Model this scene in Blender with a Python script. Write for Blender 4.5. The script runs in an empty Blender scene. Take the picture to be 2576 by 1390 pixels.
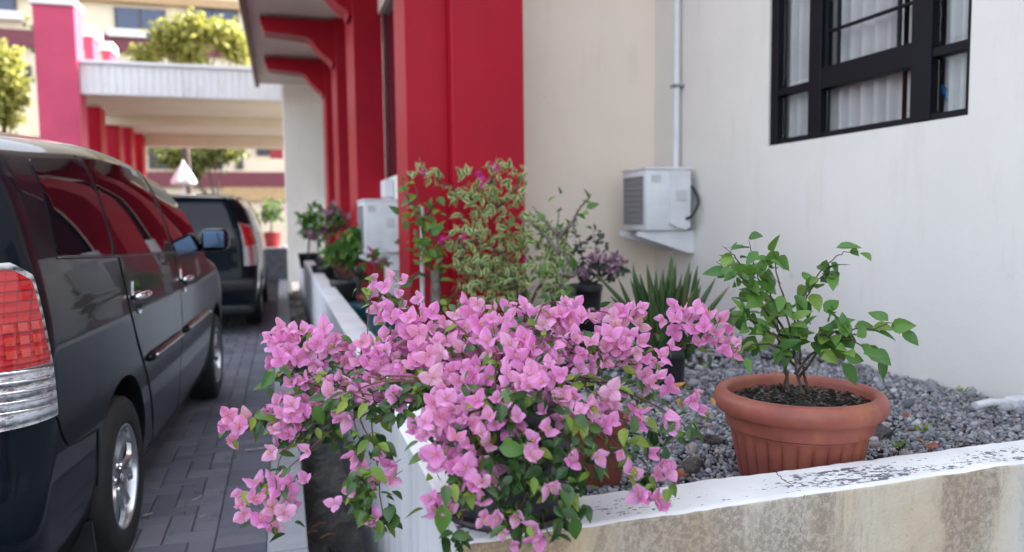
import bpy, bmesh, math, random
import numpy as np
from mathutils import Vector, Matrix, noise
from mathutils.geometry import delaunay_2d_cdt

random.seed(7); np.random.seed(7)
SC = bpy.context.scene
COL = SC.collection
R = math.radians

# ------------------------------------------------------------------ camera, sky, sun, exposure
YAW, PITCH, ROLL, FPX = 0.29836, 0.07607, -0.01165, 1872.5      # measured on a 2576 x 1390 copy of the photograph
PW, PH, CAMZ = 2576, 1390, 1.31
CF_ = Vector((math.sin(YAW) * math.cos(PITCH), math.cos(YAW) * math.cos(PITCH), -math.sin(PITCH)))
_r = Vector((math.cos(YAW), -math.sin(YAW), 0)); _u = _r.cross(CF_)
CR_ = _r * math.cos(ROLL) + _u * math.sin(ROLL); CU_ = -_r * math.sin(ROLL) + _u * math.cos(ROLL)
CAM = Vector((0, 0, CAMZ))
cd = bpy.data.cameras.new('camera'); cam = bpy.data.objects.new('camera', cd); COL.objects.link(cam)
cam.matrix_world = Matrix(((CR_.x, CU_.x, -CF_.x, 0), (CR_.y, CU_.y, -CF_.y, 0), (CR_.z, CU_.z, -CF_.z, CAMZ), (0, 0, 0, 1)))
cd.sensor_width = 36; cd.lens = 36 * FPX / PW; cd.clip_start = .02; cd.clip_end = 900
cd.dof.use_dof = True; cd.dof.focus_distance = 1.95; cd.dof.aperture_fstop = 2.1
SC.camera = cam

SUN_AZ, SUN_EL = R(74), R(46)          # azimuth clockwise from +Y: the sun stands behind the building
world = bpy.data.worlds.new('World'); SC.world = world; world.use_nodes = True
nt = world.node_tree; nt.nodes.clear()
sky = nt.nodes.new('ShaderNodeTexSky'); sky.sky_type = 'NISHITA'; sky.sun_disc = False
sky.sun_elevation = SUN_EL; sky.sun_rotation = SUN_AZ; sky.dust_density = 3.0; sky.air_density = 1.0; sky.ozone_density = 1.0
hs = nt.nodes.new('ShaderNodeHueSaturation'); hs.inputs['Saturation'].default_value = .42
bg = nt.nodes.new('ShaderNodeBackground'); bg.inputs['Strength'].default_value = .15
wo = nt.nodes.new('ShaderNodeOutputWorld')
nt.links.new(sky.outputs[0], hs.inputs['Color']); nt.links.new(hs.outputs[0], bg.inputs['Color']); nt.links.new(bg.outputs[0], wo.inputs[0])
sl = bpy.data.lights.new('sun', 'SUN'); sl.energy = 5.0; sl.angle = R(.53); sl.color = (1, .95, .86)
so = bpy.data.objects.new('sun', sl); COL.objects.link(so)
sd = Vector((math.sin(SUN_AZ) * math.cos(SUN_EL), math.cos(SUN_AZ) * math.cos(SUN_EL), math.sin(SUN_EL)))
so.rotation_euler = sd.to_track_quat('Z', 'Y').to_euler(); so.location = (20, 8, 30)
vs = SC.view_settings; vs.view_transform = 'Standard'; vs.look = 'None'; vs.exposure = 2.42; vs.gamma = 1; vs.use_curve_mapping = False
SC.cycles.max_bounces = 8; SC.cycles.diffuse_bounces = 4; SC.cycles.glossy_bounces = 4; SC.cycles.transmission_bounces = 5; SC.cycles.transparent_max_bounces = 6
SC.cycles.use_denoising = True; SC.cycles.sample_clamp_indirect = 6

# ------------------------------------------------------------------ pixel -> place helpers
def ray(x, y): return CF_ * FPX + CR_ * (x - PW / 2) - CU_ * (y - PH / 2)
def onz(x, y, z): d = ray(x, y); return CAM + d * ((z - CAMZ) / d.z)
def onx(x, y, X): d = ray(x, y); return CAM + d * (X / d.x)
def ony(x, y, Y): d = ray(x, y); return CAM + d * (Y / d.y)
def at(x, y, depth): d = ray(x, y); return CAM + d * (depth / FPX)

# ------------------------------------------------------------------ materials
def srgb(*c): return tuple(((v / 255) / 12.92 if v / 255 <= .04045 else ((v / 255 + .055) / 1.055) ** 2.4) for v in c) + (1,)
class NT:
    def __init__(s, name):
        s.m = bpy.data.materials.new(name); s.m.use_nodes = True; s.t = s.m.node_tree; s.t.nodes.clear()
        s.out = s.n('OutputMaterial'); s.p = s.n('BsdfPrincipled'); s.l(s.p.outputs[0], s.out.inputs[0])
    def n(s, typ, **kw):
        nd = s.t.nodes.new('ShaderNode' + typ)
        for k, v in kw.items():
            if k in nd.inputs: nd.inputs[k].default_value = v
            else: setattr(nd, k, v)
        return nd
    def l(s, a, b): s.t.links.new(a, b)
    def coords(s, scale=(1, 1, 1), which='Object', loc=(0, 0, 0)):
        tc = s.n('TexCoord'); mp = s.n('Mapping'); mp.inputs['Scale'].default_value = scale; mp.inputs['Location'].default_value = loc
        s.l(tc.outputs[which], mp.inputs[0]); return mp.outputs[0]
    def noise(s, vec, scale, detail=4, rough=.55, dist=0):
        nd = s.n('TexNoise'); nd.inputs['Scale'].default_value = scale; nd.inputs['Detail'].default_value = detail
        nd.inputs['Roughness'].default_value = rough; nd.inputs['Distortion'].default_value = dist
        if vec is not None: s.l(vec, nd.inputs['Vector'])
        return nd.outputs['Fac']
    def ramp(s, fac, stops, interp='LINEAR'):
        r = s.n('ValToRGB'); r.color_ramp.interpolation = interp; e = r.color_ramp.elements
        while len(e) < len(stops): e.new(.5)
        for k, (p, c) in zip(e, stops): k.position = p; k.color = c if len(c) == 4 else (*c, 1)
        s.l(fac, r.inputs[0]); return r.outputs[0]
    def step(s, fac, a, b):
        mr = s.n('MapRange', interpolation_type='SMOOTHSTEP'); mr.inputs[1].default_value = a; mr.inputs[2].default_value = b
        s.l(fac, mr.inputs[0]); return mr.outputs[0]
    def math(s, op, a, b=None):
        nd = s.n('Math', operation=op)
        for i, v in enumerate((a, b)):
            if v is None: continue
            if isinstance(v, (int, float)): nd.inputs[i].default_value = v
            else: s.l(v, nd.inputs[i])
        return nd.outputs[0]
    def mix(s, fac, a, b, blend='MIX'):
        nd = s.n('Mix', data_type='RGBA', blend_type=blend)
        for i, v in ((0, fac), (6, a), (7, b)):
            if isinstance(v, (int, float)): nd.inputs[i].default_value = v
            elif isinstance(v, tuple): nd.inputs[i].default_value = v if len(v) == 4 else (*v, 1)
            else: s.l(v, nd.inputs[i])
        return nd.outputs[2]
    def bump(s, h, strength=.3, dist=.01):
        b = s.n('Bump'); b.inputs['Strength'].default_value = strength; b.inputs['Distance'].default_value = dist
        s.l(h, b.inputs['Height']); s.l(b.outputs[0], s.p.inputs['Normal'])
    def col(s, c):
        if isinstance(c, tuple): s.p.inputs['Base Color'].default_value = c if len(c) == 4 else (*c, 1)
        else: s.l(c, s.p.inputs['Base Color'])
    def set(s, **kw):
        for k, v in kw.items(): s.p.inputs[k.replace('_', ' ')].default_value = v
M = {}
def plain(name, c, rough=.5, metal=0, var=.12, scale=8, bump=.0, bscale=40, coat=0, spec=.5):
    a = NT(name); v = a.coords()
    n = a.noise(v, scale, 5)
    dark = tuple(x * (1 - var * 1.6) for x in c[:3]); lite = tuple(min(1, x * (1 + var)) for x in c[:3])
    a.col(a.ramp(n, [(.3, dark), (.7, lite)])); a.set(Roughness=rough, Metallic=metal, Coat_Weight=coat, Specular_IOR_Level=spec)
    if bump: a.bump(a.noise(v, bscale, 4), bump, .01)
    M[name] = a.m; return a.m
def wall_paint(name, c, stain=.25):
    a = NT(name); v = a.coords(); vs_ = a.coords((1.6, 1.6, .35))
    big = a.noise(v, 1.1, 4); streak = a.noise(vs_, 5, 6, .6); fine = a.noise(v, 30, 5, .65)
    base = a.ramp(big, [(.3, tuple(x * .94 for x in c)), (.7, tuple(min(1, x * 1.04) for x in c))])
    dirt = a.math('MULTIPLY', a.step(streak, .52, .78), stain)
    base = a.mix(dirt, base, tuple(x * k for x, k in zip(c, (.62, .56, .5))))
    spot = a.math('MULTIPLY', a.step(a.noise(v, 9, 3, .5), .70, .78), .25)
    a.col(a.mix(spot, base, tuple(x * .55 for x in c))); a.set(Roughness=.62)
    a.bump(a.math('ADD', fine, a.math('MULTIPLY', a.noise(v, 6, 3), 1.5)), .25, .006)
    M[name] = a.m; return a.m
wall_paint('wall_white', (.69, .665, .625), .22)
wall_paint('wall_cream', (.74, .645, .54), .16)
wall_paint('pillar_cream', (.86, .80, .71), .2)
plain('clay_dark', (.20, .055, .038), .6, var=.25)
wall_paint('far_cream', (.74, .63, .46), .2)
wall_paint('far_white', (.76, .74, .72), .3)
wall_paint('parapet_white', (.72, .71, .71), .6)
def red_paint(name, c, rough):
    a = NT(name); v = a.coords(); st = a.coords((2, 2, .4))
    n = a.noise(v, 1.4, 4); s_ = a.noise(st, 7, 5, .6)
    b = a.ramp(n, [(.3, tuple(x * .86 for x in c)), (.7, tuple(x * 1.08 for x in c))])
    a.col(a.mix(a.math('MULTIPLY', a.step(s_, .5, .8), .2), b, tuple(x * .6 + .02 for x in c)))
    b2 = a.mix(a.math('MULTIPLY', a.step(s_, .5, .8), .2), b, tuple(x * .6 + .02 for x in c)); z_ = a.n('SeparateXYZ'); a.l(v, z_.inputs[0])
    splash = a.math('SUBTRACT', 1.0, a.step(a.math('ADD', z_.outputs[2], a.math('MULTIPLY', a.noise(v, 6, 5, .7), .6)), .75, 1.25)); b2 = a.mix(a.math('MULTIPLY', splash, .5), b2, (.16, .09, .08))
    b2 = a.mix(a.math('MULTIPLY', a.step(a.noise(st, 2.2, 5, .65), .5, .78), .12), b2, tuple(min(1, x * 1.15 + .03) for x in c)); a.col(b2)
    a.set(Roughness=rough, Specular_IOR_Level=.16); a.bump(a.math('ADD', a.noise(v, 28, 4), a.math('MULTIPLY', a.noise(v, 5, 3), 1.2)), .2, .005)
    M[name] = a.m
red_paint('red_paint', (.37, .007, .022), .42)
red_paint('pink_paint', (.52, .07, .135), .45)
plain('maroon', (.16, .03, .045), .5)
plain('concrete', (.30, .30, .31), .75, var=.16, scale=5, bump=.3, bscale=60)
plain('concrete_light', (.50, .50, .51), .7, var=.12, scale=3, bump=.2)
plain('kerb_grey', (.34, .355, .38), .75, var=.14, scale=4, bump=.3, bscale=50)
plain('slab_dark', (.07, .072, .085), .7, var=.2, bump=.2)
plain('black_metal', (.004, .004, .008), .5, var=.1, spec=.18)
plain('white_plastic', (.62, .63, .65), .42, var=.05)
plain('grey_plastic', (.20, .205, .22), .5, var=.06)
plain('pot_grey', (.045, .048, .056), .48, var=.22, scale=14, bump=.12, bscale=50)
plain('pot_black', (.014, .015, .018), .38, var=.3, scale=10, bump=.1)
plain('pot_teal', (.012, .085, .11), .4, var=.2)
plain('pot_red', (.28, .015, .02), .45, var=.15)
plain('pot_saucer', (.02, .02, .022), .5)
plain('bark', (.085, .058, .045), .85, var=.4, scale=40, bump=.7, bscale=120)
plain('bark_grey', (.17, .145, .125), .9, var=.35, scale=30, bump=.7, bscale=90)
plain('twig', (.14, .055, .04), .7, var=.3, scale=40)
plain('green_stem', (.10, .14, .035), .6, var=.3, scale=40)
plain('brick_red', (.33, .10, .05), .85, var=.3, scale=20, bump=.6)
plain('dry_leaf', (.36, .17, .05), .7, var=.4, scale=60)
plain('litter', (.55, .56, .55), .6, var=.1)
plain('blue_plastic', (.015, .16, .42), .35)
plain('rubber', (.012, .012, .013), .72, var=.25, scale=20, bump=.15)
plain('alloy', (.55, .55, .57), .28, metal=1, var=.06)
plain('alloy_dark', (.16, .16, .17), .4, metal=1, var=.1)
plain('chrome', (.80, .80, .82), .06, metal=1, var=.02)
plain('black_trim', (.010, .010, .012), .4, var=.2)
plain('seam', (.002, .002, .003), .8)
plain('tan_band', (.46, .30, .15), .6)
plain('wood', (.10, .075, .055), .85, var=.35, scale=25, bump=.5)
plain('dark_soil', (.020, .016, .013), .95, var=.5, scale=60, bump=.8, bscale=160)

a = NT('car_paint'); v = a.coords()
fl = a.noise(v, 900, 1); dirt = a.noise(v, 5, 6, .65)
a.col(a.mix(a.math('MULTIPLY', a.step(dirt, .5, .85), .12), a.ramp(fl, [(.35, (.002, .004, .008)), (.7, (.004, .008, .014))]), (.022, .026, .034)))
a.set(Roughness=.3, Metallic=.0, Coat_Weight=.62, Coat_Roughness=.008, Coat_IOR=1.25, Specular_IOR_Level=.08); M['car_paint'] = a.m
a = NT('car_glass'); a.col((.004, .004, .007)); a.set(Roughness=.012, Specular_IOR_Level=.42); M['car_glass'] = a.m
a = NT('mirror_glass'); a.col((.10, .17, .32)); a.set(Roughness=.04, Metallic=1); M['mirror_glass'] = a.m
a = NT('lamp_red'); v = a.coords()
w1 = a.n('TexWave', wave_type='BANDS', bands_direction='Z'); w1.inputs['Scale'].default_value = 11; a.l(v, w1.inputs[0])
w2 = a.n('TexWave', wave_type='BANDS', bands_direction='X'); w2.inputs['Scale'].default_value = 14; a.l(v, w2.inputs[0])
g = a.math('MAXIMUM', a.step(w1.outputs[1], .86, .97), a.math('MULTIPLY', a.step(w2.outputs[1], .9, .99), .6))
a.col(a.mix(g, (.52, .012, .016), (.25, .004, .006))); a.set(Roughness=.16, Coat_Weight=1, Coat_Roughness=.02)
a.bump(a.math('ADD', w1.outputs[1], a.math('MULTIPLY', w2.outputs[1], .5)), .35, .004); M['lamp_red'] = a.m
a = NT('lamp_led'); a.col((.62, .06, .045)); a.set(Roughness=.12, Coat_Weight=1); M['lamp_led'] = a.m
a = NT('lamp_clear'); v = a.coords(); w1 = a.n('TexWave', wave_type='BANDS', bands_direction='Z'); w1.inputs['Scale'].default_value = 9; a.l(v, w1.inputs[0])
nz = a.noise(a.coords((45, 45, 120)), 1, 2, .6); k = a.math('ADD', a.math('MULTIPLY', w1.outputs[1], .5), a.math('MULTIPLY', nz, .55))
a.col(a.ramp(k, [(.25, (.16, .16, .17)), (.5, (.62, .62, .63)), (.72, (.9, .9, .92))])); a.set(Roughness=.12, Metallic=.8, Coat_Weight=1, Coat_Roughness=.02)
a.bump(k, .5, .006); M['lamp_clear'] = a.m

a = NT('window_glass'); a.col((.01, .012, .014)); a.set(Roughness=.015)
tr = a.n('BsdfTransparent'); tr.inputs[0].default_value = (.93, .94, .94, 1); gl = a.n('BsdfGlossy'); gl.inputs['Roughness'].default_value = .012
fr = a.n('Fresnel'); fr.inputs[0].default_value = 1.45; mx = a.n('MixShader'); gb = a.n('NewGeometry'); a.l(a.math('MULTIPLY', fr.outputs[0], a.math('SUBTRACT', 1.0, gb.outputs['Backfacing'])), mx.inputs[0]); a.l(tr.outputs[0], mx.inputs[1]); a.l(gl.outputs[0], mx.inputs[2]); a.l(mx.outputs[0], a.out.inputs[0])
M['window_glass'] = a.m
a = NT('dark_glass'); a.col((.012, .012, .02)); a.set(Roughness=.05); M['dark_glass'] = a.m
a = NT('far_glass'); a.col((.06, .075, .13)); a.set(Roughness=.12); M['far_glass'] = a.m
a = NT('curtain'); v = a.coords(); a.col(a.ramp(a.noise(v, 6, 3), [(.3, (.50, .49, .50)), (.7, (.60, .58, .58))])); a.set(Roughness=.9); M['curtain'] = a.m

# pavers: one slate colour each, worn and dusty
a = NT('paver'); v = a.coords(); oi = a.n('ObjectInfo'); at_ = a.n('Attribute', attribute_name='tint')
rnd = a.math('FRACT', a.math('ADD', oi.outputs['Random'], at_.outputs['Fac']))
b = a.ramp(rnd, [(0, (.105, .108, .140)), (.5, (.135, .138, .172)), (1, (.168, .168, .20))])
geo = a.n('NewGeometry'); wv = geo.outputs['Position']
fine = a.noise(wv, 220, 4, .7); big = a.noise(wv, 2.3, 4)
b = a.mix(a.math('MULTIPLY', a.step(fine, .58, .75), .35), b, (.16, .16, .17)); b = a.mix(a.math('MULTIPLY', a.step(big, .45, .75), .35), b, (.055, .056, .072)); stn = a.noise(wv, 7, 5, .6); b = a.mix(a.math('MULTIPLY', a.step(stn, .60, .72), .4), b, (.03, .03, .038))
a.col(b); a.set(Roughness=.8); a.bump(fine, .5, .002); M['paver'] = a.m
a = NT('ground_mat'); v = a.coords(); br = a.n('TexBrick'); br.inputs['Scale'].default_value = 4.7; br.inputs['Color1'].default_value = (.07, .07, .083, 1); br.inputs['Color2'].default_value = (.085, .085, .096, 1); br.inputs['Mortar'].default_value = (.02, .02, .025, 1); br.inputs['Mortar Size'].default_value = .015
a.l(v, br.inputs[0]); a.col(a.mix(a.step(a.noise(v, .3, 5), .4, .8), br.outputs[0], (.10, .098, .10))); a.set(Roughness=.85); M['ground_mat'] = a.m
plain('joint', (.020, .021, .020), .95, var=.5, scale=30)
a = NT('moss'); a.col((.07, .10, .02)); a.set(Roughness=.9); M['moss'] = a.m

# planter wall: three faces, three weatherings
a = NT('planter_top'); v = a.coords()
flake = a.noise(a.coords((52, 105, 60)), 1, 5, .62, .3); zone = a.noise(a.coords((2.6, 10, 1), loc=(1.7, 3.05, 0)), 1, 3, .5)
sx = a.n('SeparateXYZ'); a.l(v, sx.inputs[0])
band = a.math('MULTIPLY', a.step(sx.outputs[1], 1.437, 1.455), a.math('SUBTRACT', 1.0, a.step(sx.outputs[1], 1.51, 1.575)))
th = a.math('ADD', flake, a.math('MULTIPLY', a.math('SUBTRACT', zone, .47), .75))
mk = a.math('MULTIPLY', a.step(th, .575, .60), a.math('ADD', .08, a.math('MULTIPLY', band, .92)))
mk = a.step(mk, .45, .55)
wht = a.ramp(a.noise(v, 5, 5), [(.3, (.66, .655, .66)), (.7, (.82, .82, .82))])
a.col(a.mix(mk, wht, a.ramp(flake, [(.5, (.11, .11, .14)), (.8, (.20, .20, .23))]))); a.set(Roughness=.6)
a.bump(a.math('SUBTRACT', a.math('MULTIPLY', a.noise(v, 60, 5), .35), mk), .5, .003); M['planter_top'] = a.m
a = NT('planter_front'); v = a.coords(); sx = a.n('SeparateXYZ'); a.l(v, sx.inputs[0])
st = a.noise(a.coords((5.5, 1, 1.5)), 1.3, 7, .68, .5); sp = a.noise(v, 85, 5, .75); zo = a.noise(a.coords((1.5, 1, .6), loc=(.4, 0, 0)), 1.1, 3)
base = a.ramp(a.noise(a.coords((2.2, 1, 1)), 1.5, 4), [(.3, (.52, .40, .25)), (.55, (.60, .53, .42)), (.8, (.70, .68, .63))])
right = a.step(sx.outputs[0], 1.75, 1.9); base = a.mix(right, base, (.62, .62, .60))
left = a.math('SUBTRACT', 1.0, a.step(sx.outputs[0], .45, .75)); base = a.mix(left, base, (.55, .40, .22))
d = a.step(a.math('ADD', st, a.math('MULTIPLY', a.math('SUBTRACT', zo, .5), .8)), .34, .52)
d = a.math('MULTIPLY', d, a.math('SUBTRACT', 1.0, a.math('MULTIPLY', right, .8)))
d = a.math('MULTIPLY', d, a.math('ADD', .35, a.math('MULTIPLY', a.step(sp, .40, .58), .65)))
base = a.mix(a.math('MULTIPLY', d, .74), base, a.ramp(sp, [(.3, (.10, .07, .06)), (.7, (.26, .20, .165))]))
pit = a.step(a.noise(v, 160, 3, .6), .64, .70); base = a.mix(a.math('MULTIPLY', pit, .4), base, (.10, .08, .06))
a.col(base); a.set(Roughness=.8); a.bump(a.math('ADD', sp, a.math('MULTIPLY', a.noise(v, 14, 4), 2)), .6, .005); M['planter_front'] = a.m
a = NT('planter_side'); v = a.coords(); st = a.noise(a.coords((1, 9, .8)), 1, 6, .65)
base = a.ramp(st, [(.3, (.50, .51, .54)), (.55, (.66, .67, .69)), (.8, (.72, .72, .73))])
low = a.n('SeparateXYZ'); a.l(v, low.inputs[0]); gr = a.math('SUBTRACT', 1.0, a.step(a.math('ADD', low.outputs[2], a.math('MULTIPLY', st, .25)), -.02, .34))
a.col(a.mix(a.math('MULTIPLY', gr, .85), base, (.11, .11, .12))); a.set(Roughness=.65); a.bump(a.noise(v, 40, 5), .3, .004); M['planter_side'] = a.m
a = NT('drain_mat'); v = a.coords(); n = a.noise(v, 9, 6, .7)
a.col(a.ramp(n, [(.35, (.006, .006, .006)), (.6, (.022, .020, .017)), (.8, (.06, .055, .045))])); a.l(a.ramp(a.noise(v, 6, 3), [(.35, (.12,) * 3), (.6, (.7,) * 3)]), a.p.inputs['Roughness'])
a.bump(n, .9, .03); M['drain_mat'] = a.m
a = NT('gravel'); at_ = a.n('Attribute', attribute_name='stone'); geo = a.n('NewGeometry'); fine = a.noise(geo.outputs['Position'], 260, 4, .7)
a.col(a.mix(a.math('MULTIPLY', a.step(fine, .45, .75), .45), at_.outputs['Color'], (.26, .26, .27))); a.set(Roughness=.88); a.bump(fine, .6, .003); M['gravel'] = a.m
a = NT('rock_dark'); geo = a.n('NewGeometry'); fine = a.noise(geo.outputs['Position'], 90, 6, .75); oi = a.n('ObjectInfo')
a.col(a.mix(a.step(fine, .35, .75), a.ramp(oi.outputs['Random'], [(0, (.035, .035, .042)), (.5, (.06, .035, .03)), (1, (.05, .05, .05))]), (.16, .14, .13))); a.set(Roughness=.95); a.bump(fine, 1, .01); M['rock_dark'] = a.m
a = NT('terracotta'); v = a.coords(); n = a.noise(v, 7, 5, .6); sx = a.n('SeparateXYZ'); a.l(v, sx.inputs[0])
b = a.ramp(n, [(.25, (.22, .057, .042)), (.5, (.30, .083, .060)), (.75, (.36, .108, .076))])
b = a.mix(a.math('MULTIPLY', a.step(a.noise(a.coords((3, 3, 2)), 2.4, 4), .46, .70), .5), b, (.40, .15, .06))
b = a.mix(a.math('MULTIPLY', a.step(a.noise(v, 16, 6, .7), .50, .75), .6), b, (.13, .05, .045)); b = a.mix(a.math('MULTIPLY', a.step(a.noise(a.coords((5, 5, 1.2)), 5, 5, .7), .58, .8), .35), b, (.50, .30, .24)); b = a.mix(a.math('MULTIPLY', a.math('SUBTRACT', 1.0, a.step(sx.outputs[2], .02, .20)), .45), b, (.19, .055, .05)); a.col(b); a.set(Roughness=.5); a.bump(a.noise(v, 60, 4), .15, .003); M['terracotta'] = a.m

# leaves: tint = per-object random + per-leaf attribute
def leaf_mat(name, stops, rough=.38, trans=.3, margin=None, vein=None, tcol=None):
    a = NT(name); oi = a.n('ObjectInfo'); t = a.n('Attribute', attribute_name='tint'); e = a.n('Attribute', attribute_name='edge')
    rnd = a.math('FRACT', a.math('ADD', oi.outputs['Random'], t.outputs['Fac']))
    c = a.ramp(rnd, stops); geo = a.n('NewGeometry')
    nz = a.noise(geo.outputs['Position'], 55, 4, .6); c = a.mix(a.math('MULTIPLY', nz, .35), c, tuple(x * .6 for x in stops[0][1][:3]))
    if margin: c = a.mix(a.step(a.math('ADD', e.outputs['Fac'], a.math('MULTIPLY', a.math('SUBTRACT', nz, .5), .4)), .56, .70), c, margin)
    if name == 'bract':
        c = a.mix(a.math('MULTIPLY', a.step(e.outputs['Fac'], .35, 1.0), .28), c, (.95, .70, .87)); fold = a.noise(geo.outputs['Position'], 240, 3, .6); a.bump(fold, .35, .002)
    if vein: c = a.mix(a.math('MULTIPLY', a.math('SUBTRACT', 1.0, a.step(e.outputs['Fac'], .02, .16)), .34), c, vein)
    a.col(c); a.set(Roughness=rough, Specular_IOR_Level=.45)
    tl = a.n('BsdfTranslucent'); mx = a.n('MixShader'); mx.inputs[0].default_value = trans
    if tcol: a.l(a.mix(.6, c, tcol), tl.inputs[0])
    else: a.l(c, tl.inputs[0])
    a.l(a.p.outputs[0], mx.inputs[1]); a.l(tl.outputs[0], mx.inputs[2]); a.l(mx.outputs[0], a.out.inputs[0]); M[name] = a.m
leaf_mat('bract', [(0, (.84, .24, .62)), (.3, (.90, .34, .70)), (.66, (.94, .46, .78)), (.84, (.86, .32, .56)), (.97, (.92, .55, .74)), (1, (.72, .40, .38))], .55, .44, vein=(.55, .08, .28))
leaf_mat('leaf_dark', [(0, (.026, .068, .020)), (.5, (.042, .105, .026)), (.85, (.07, .155, .032)), (1, (.17, .27, .04))], .3, .2)
leaf_mat('leaf_lime', [(0, (.11, .21, .028)), (.5, (.20, .32, .04)), (1, (.34, .42, .06))], .4, .35)
leaf_mat('leaf_mid', [(0, (.055, .15, .030)), (.5, (.095, .23, .042)), (.85, (.15, .30, .05)), (1, (.26, .40, .065))], .34, .32)
leaf_mat('leaf_varieg', [(0, (.05, .13, .03)), (.5, (.08, .18, .04)), (1, (.13, .23, .05))], .42, .3, margin=(.68, .72, .33))
leaf_mat('leaf_purple', [(0, (.014, .026, .018)), (.6, (.022, .038, .026)), (1, (.05, .07, .04))], .4, .15)
leaf_mat('petal_mauve', [(0, (.30, .13, .23)), (1, (.42, .22, .33))], .6, .3)
leaf_mat('petal_magenta', [(0, (.55, .02, .20)), (1, (.65, .05, .28))], .5, .3)
leaf_mat('sansev', [(0, (.035, .075, .026)), (.6, (.055, .105, .035)), (.9, (.09, .13, .04)), (1, (.22, .14, .04))], .35, .05, margin=(.14, .17, .06))
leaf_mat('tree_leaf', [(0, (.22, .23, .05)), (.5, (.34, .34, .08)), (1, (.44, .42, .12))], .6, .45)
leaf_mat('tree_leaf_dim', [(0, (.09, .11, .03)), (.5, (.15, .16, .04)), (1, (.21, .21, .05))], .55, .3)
plain('stamen', (.72, .55, .22), .6, var=.1)

# ------------------------------------------------------------------ object helpers
def empty(name, loc, rz=0, label=None, cat=None, group=None, kind=None):
    o = bpy.data.objects.new(name, None); COL.objects.link(o); o.location = loc; o.rotation_euler = (0, 0, rz); o.empty_display_size = .05
    return tag(o, label, cat, group, kind)
def tag(o, label=None, cat=None, group=None, kind=None):
    for k, v in (('label', label), ('category', cat), ('group', group), ('kind', kind)):
        if v: o[k] = v
    return o
def adopt(o, parent, world=True):
    o.parent = parent
    if world and parent.type == 'EMPTY': o.matrix_parent_inverse = parent.matrix_basis.inverted()
    return o
def to_mesh(name, bm, mats, smooth=None):
    me = bpy.data.meshes.new(name)
    bmesh.ops.recalc_face_normals(bm, faces=bm.faces) if smooth != 'raw' else None
    bm.to_mesh(me); bm.free()
    for m in (mats if isinstance(mats, (list, tuple)) else [mats]): me.materials.append(M[m])
    if smooth in (True, 'raw'): me.polygons.foreach_set('use_smooth', [True] * len(me.polygons))
    elif isinstance(smooth, (int, float)) and smooth: me.polygons.foreach_set('use_smooth', [True] * len(me.polygons)); me.set_sharp_from_angle(angle=R(smooth))
    return me
def ob(name, me, parent=None, world=True):
    o = bpy.data.objects.new(name, me); COL.objects.link(o)
    if parent is not None: adopt(o, parent, world)
    return o
def build(name, bm, mats, parent=None, smooth=None, world=True): return ob(name, to_mesh(name, bm, mats, smooth), parent, world)
def box(bm, x0, x1, y0, y1, z0, z1, bevel=0, mi=0, seg=1):
    r = bmesh.ops.create_cube(bm, size=1); vs_ = r['verts']
    for v in vs_: v.co = Vector(((x0 + x1) / 2 + v.co.x * (x1 - x0), (y0 + y1) / 2 + v.co.y * (y1 - y0), (z0 + z1) / 2 + v.co.z * (z1 - z0)))
    fs = {f for v in vs_ for f in v.link_faces}
    for f in fs: f.material_index = mi
    if bevel: bmesh.ops.bevel(bm, geom=list({e for v in vs_ for e in v.link_edges}), offset=bevel, segments=seg, affect='EDGES', profile=.5, material=mi)
    return bm
def bx(name, dims, mat, parent=None, bevel=0, world=True, seg=1):
    return build(name, box(bmesh.new(), *dims, bevel=bevel, seg=seg), mat, parent, None, world)
def tube(bm, pts, rad, n=6, cap=True, mi=0):
    pts = [Vector(p) for p in pts]
    if not isinstance(rad, (list, tuple)): rad = [rad] * len(pts)
    rings = []; t0 = (pts[1] - pts[0]).normalized(); nx = t0.orthogonal().normalized()
    for i, p in enumerate(pts):
        t = ((pts[min(i + 1, len(pts) - 1)] - pts[max(i - 1, 0)]) or Vector((0, 0, 1))).normalized()
        nx = (nx - t * nx.dot(t)).normalized(); ny = t.cross(nx)
        rings.append([bm.verts.new(p + (nx * math.cos(k * 2 * math.pi / n) + ny * math.sin(k * 2 * math.pi / n)) * rad[i]) for k in range(n)])
    for a_, b_ in zip(rings, rings[1:]):
        for k in range(n):
            f = bm.faces.new((a_[k], a_[(k + 1) % n], b_[(k + 1) % n], b_[k])); f.material_index = mi
    if cap:
        for rg in (rings[0], rings[-1]):
            try: bm.faces.new(rg).material_index = mi
            except ValueError: pass
    return bm
def curve(pts, n=8):
    """Catmull-Rom through the points"""
    P = [Vector(p) for p in pts]; P = [P[0] * 2 - P[1]] + P + [P[-1] * 2 - P[-2]]; out = []
    for i in range(1, len(P) - 2):
        for k in range(n):
            t = k / n
            out.append(.5 * ((2 * P[i]) + (P[i + 1] - P[i - 1]) * t + (2 * P[i - 1] - 5 * P[i] + 4 * P[i + 1] - P[i + 2]) * t * t + (3 * P[i] - P[i - 1] - 3 * P[i + 1] + P[i + 2]) * t ** 3))
    out.append(P[-2]); return out
def lathe(bm, prof, n=48, c=(0, 0, 0), mod=None, mi=0):
    rings = []
    for j, (r, z) in enumerate(prof):
        rg = []
        for k in range(n):
            a_ = 2 * math.pi * k / n; rr = r * (mod(j, a_) if mod else 1)
            rg.append(bm.verts.new((c[0] + rr * math.cos(a_), c[1] + rr * math.sin(a_), c[2] + z)))
        rings.append(rg)
    for a_, b_ in zip(rings, rings[1:]):
        for k in range(n): bm.faces.new((a_[k], a_[(k + 1) % n], b_[(k + 1) % n], b_[k])).material_index = mi
    return rings
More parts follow.
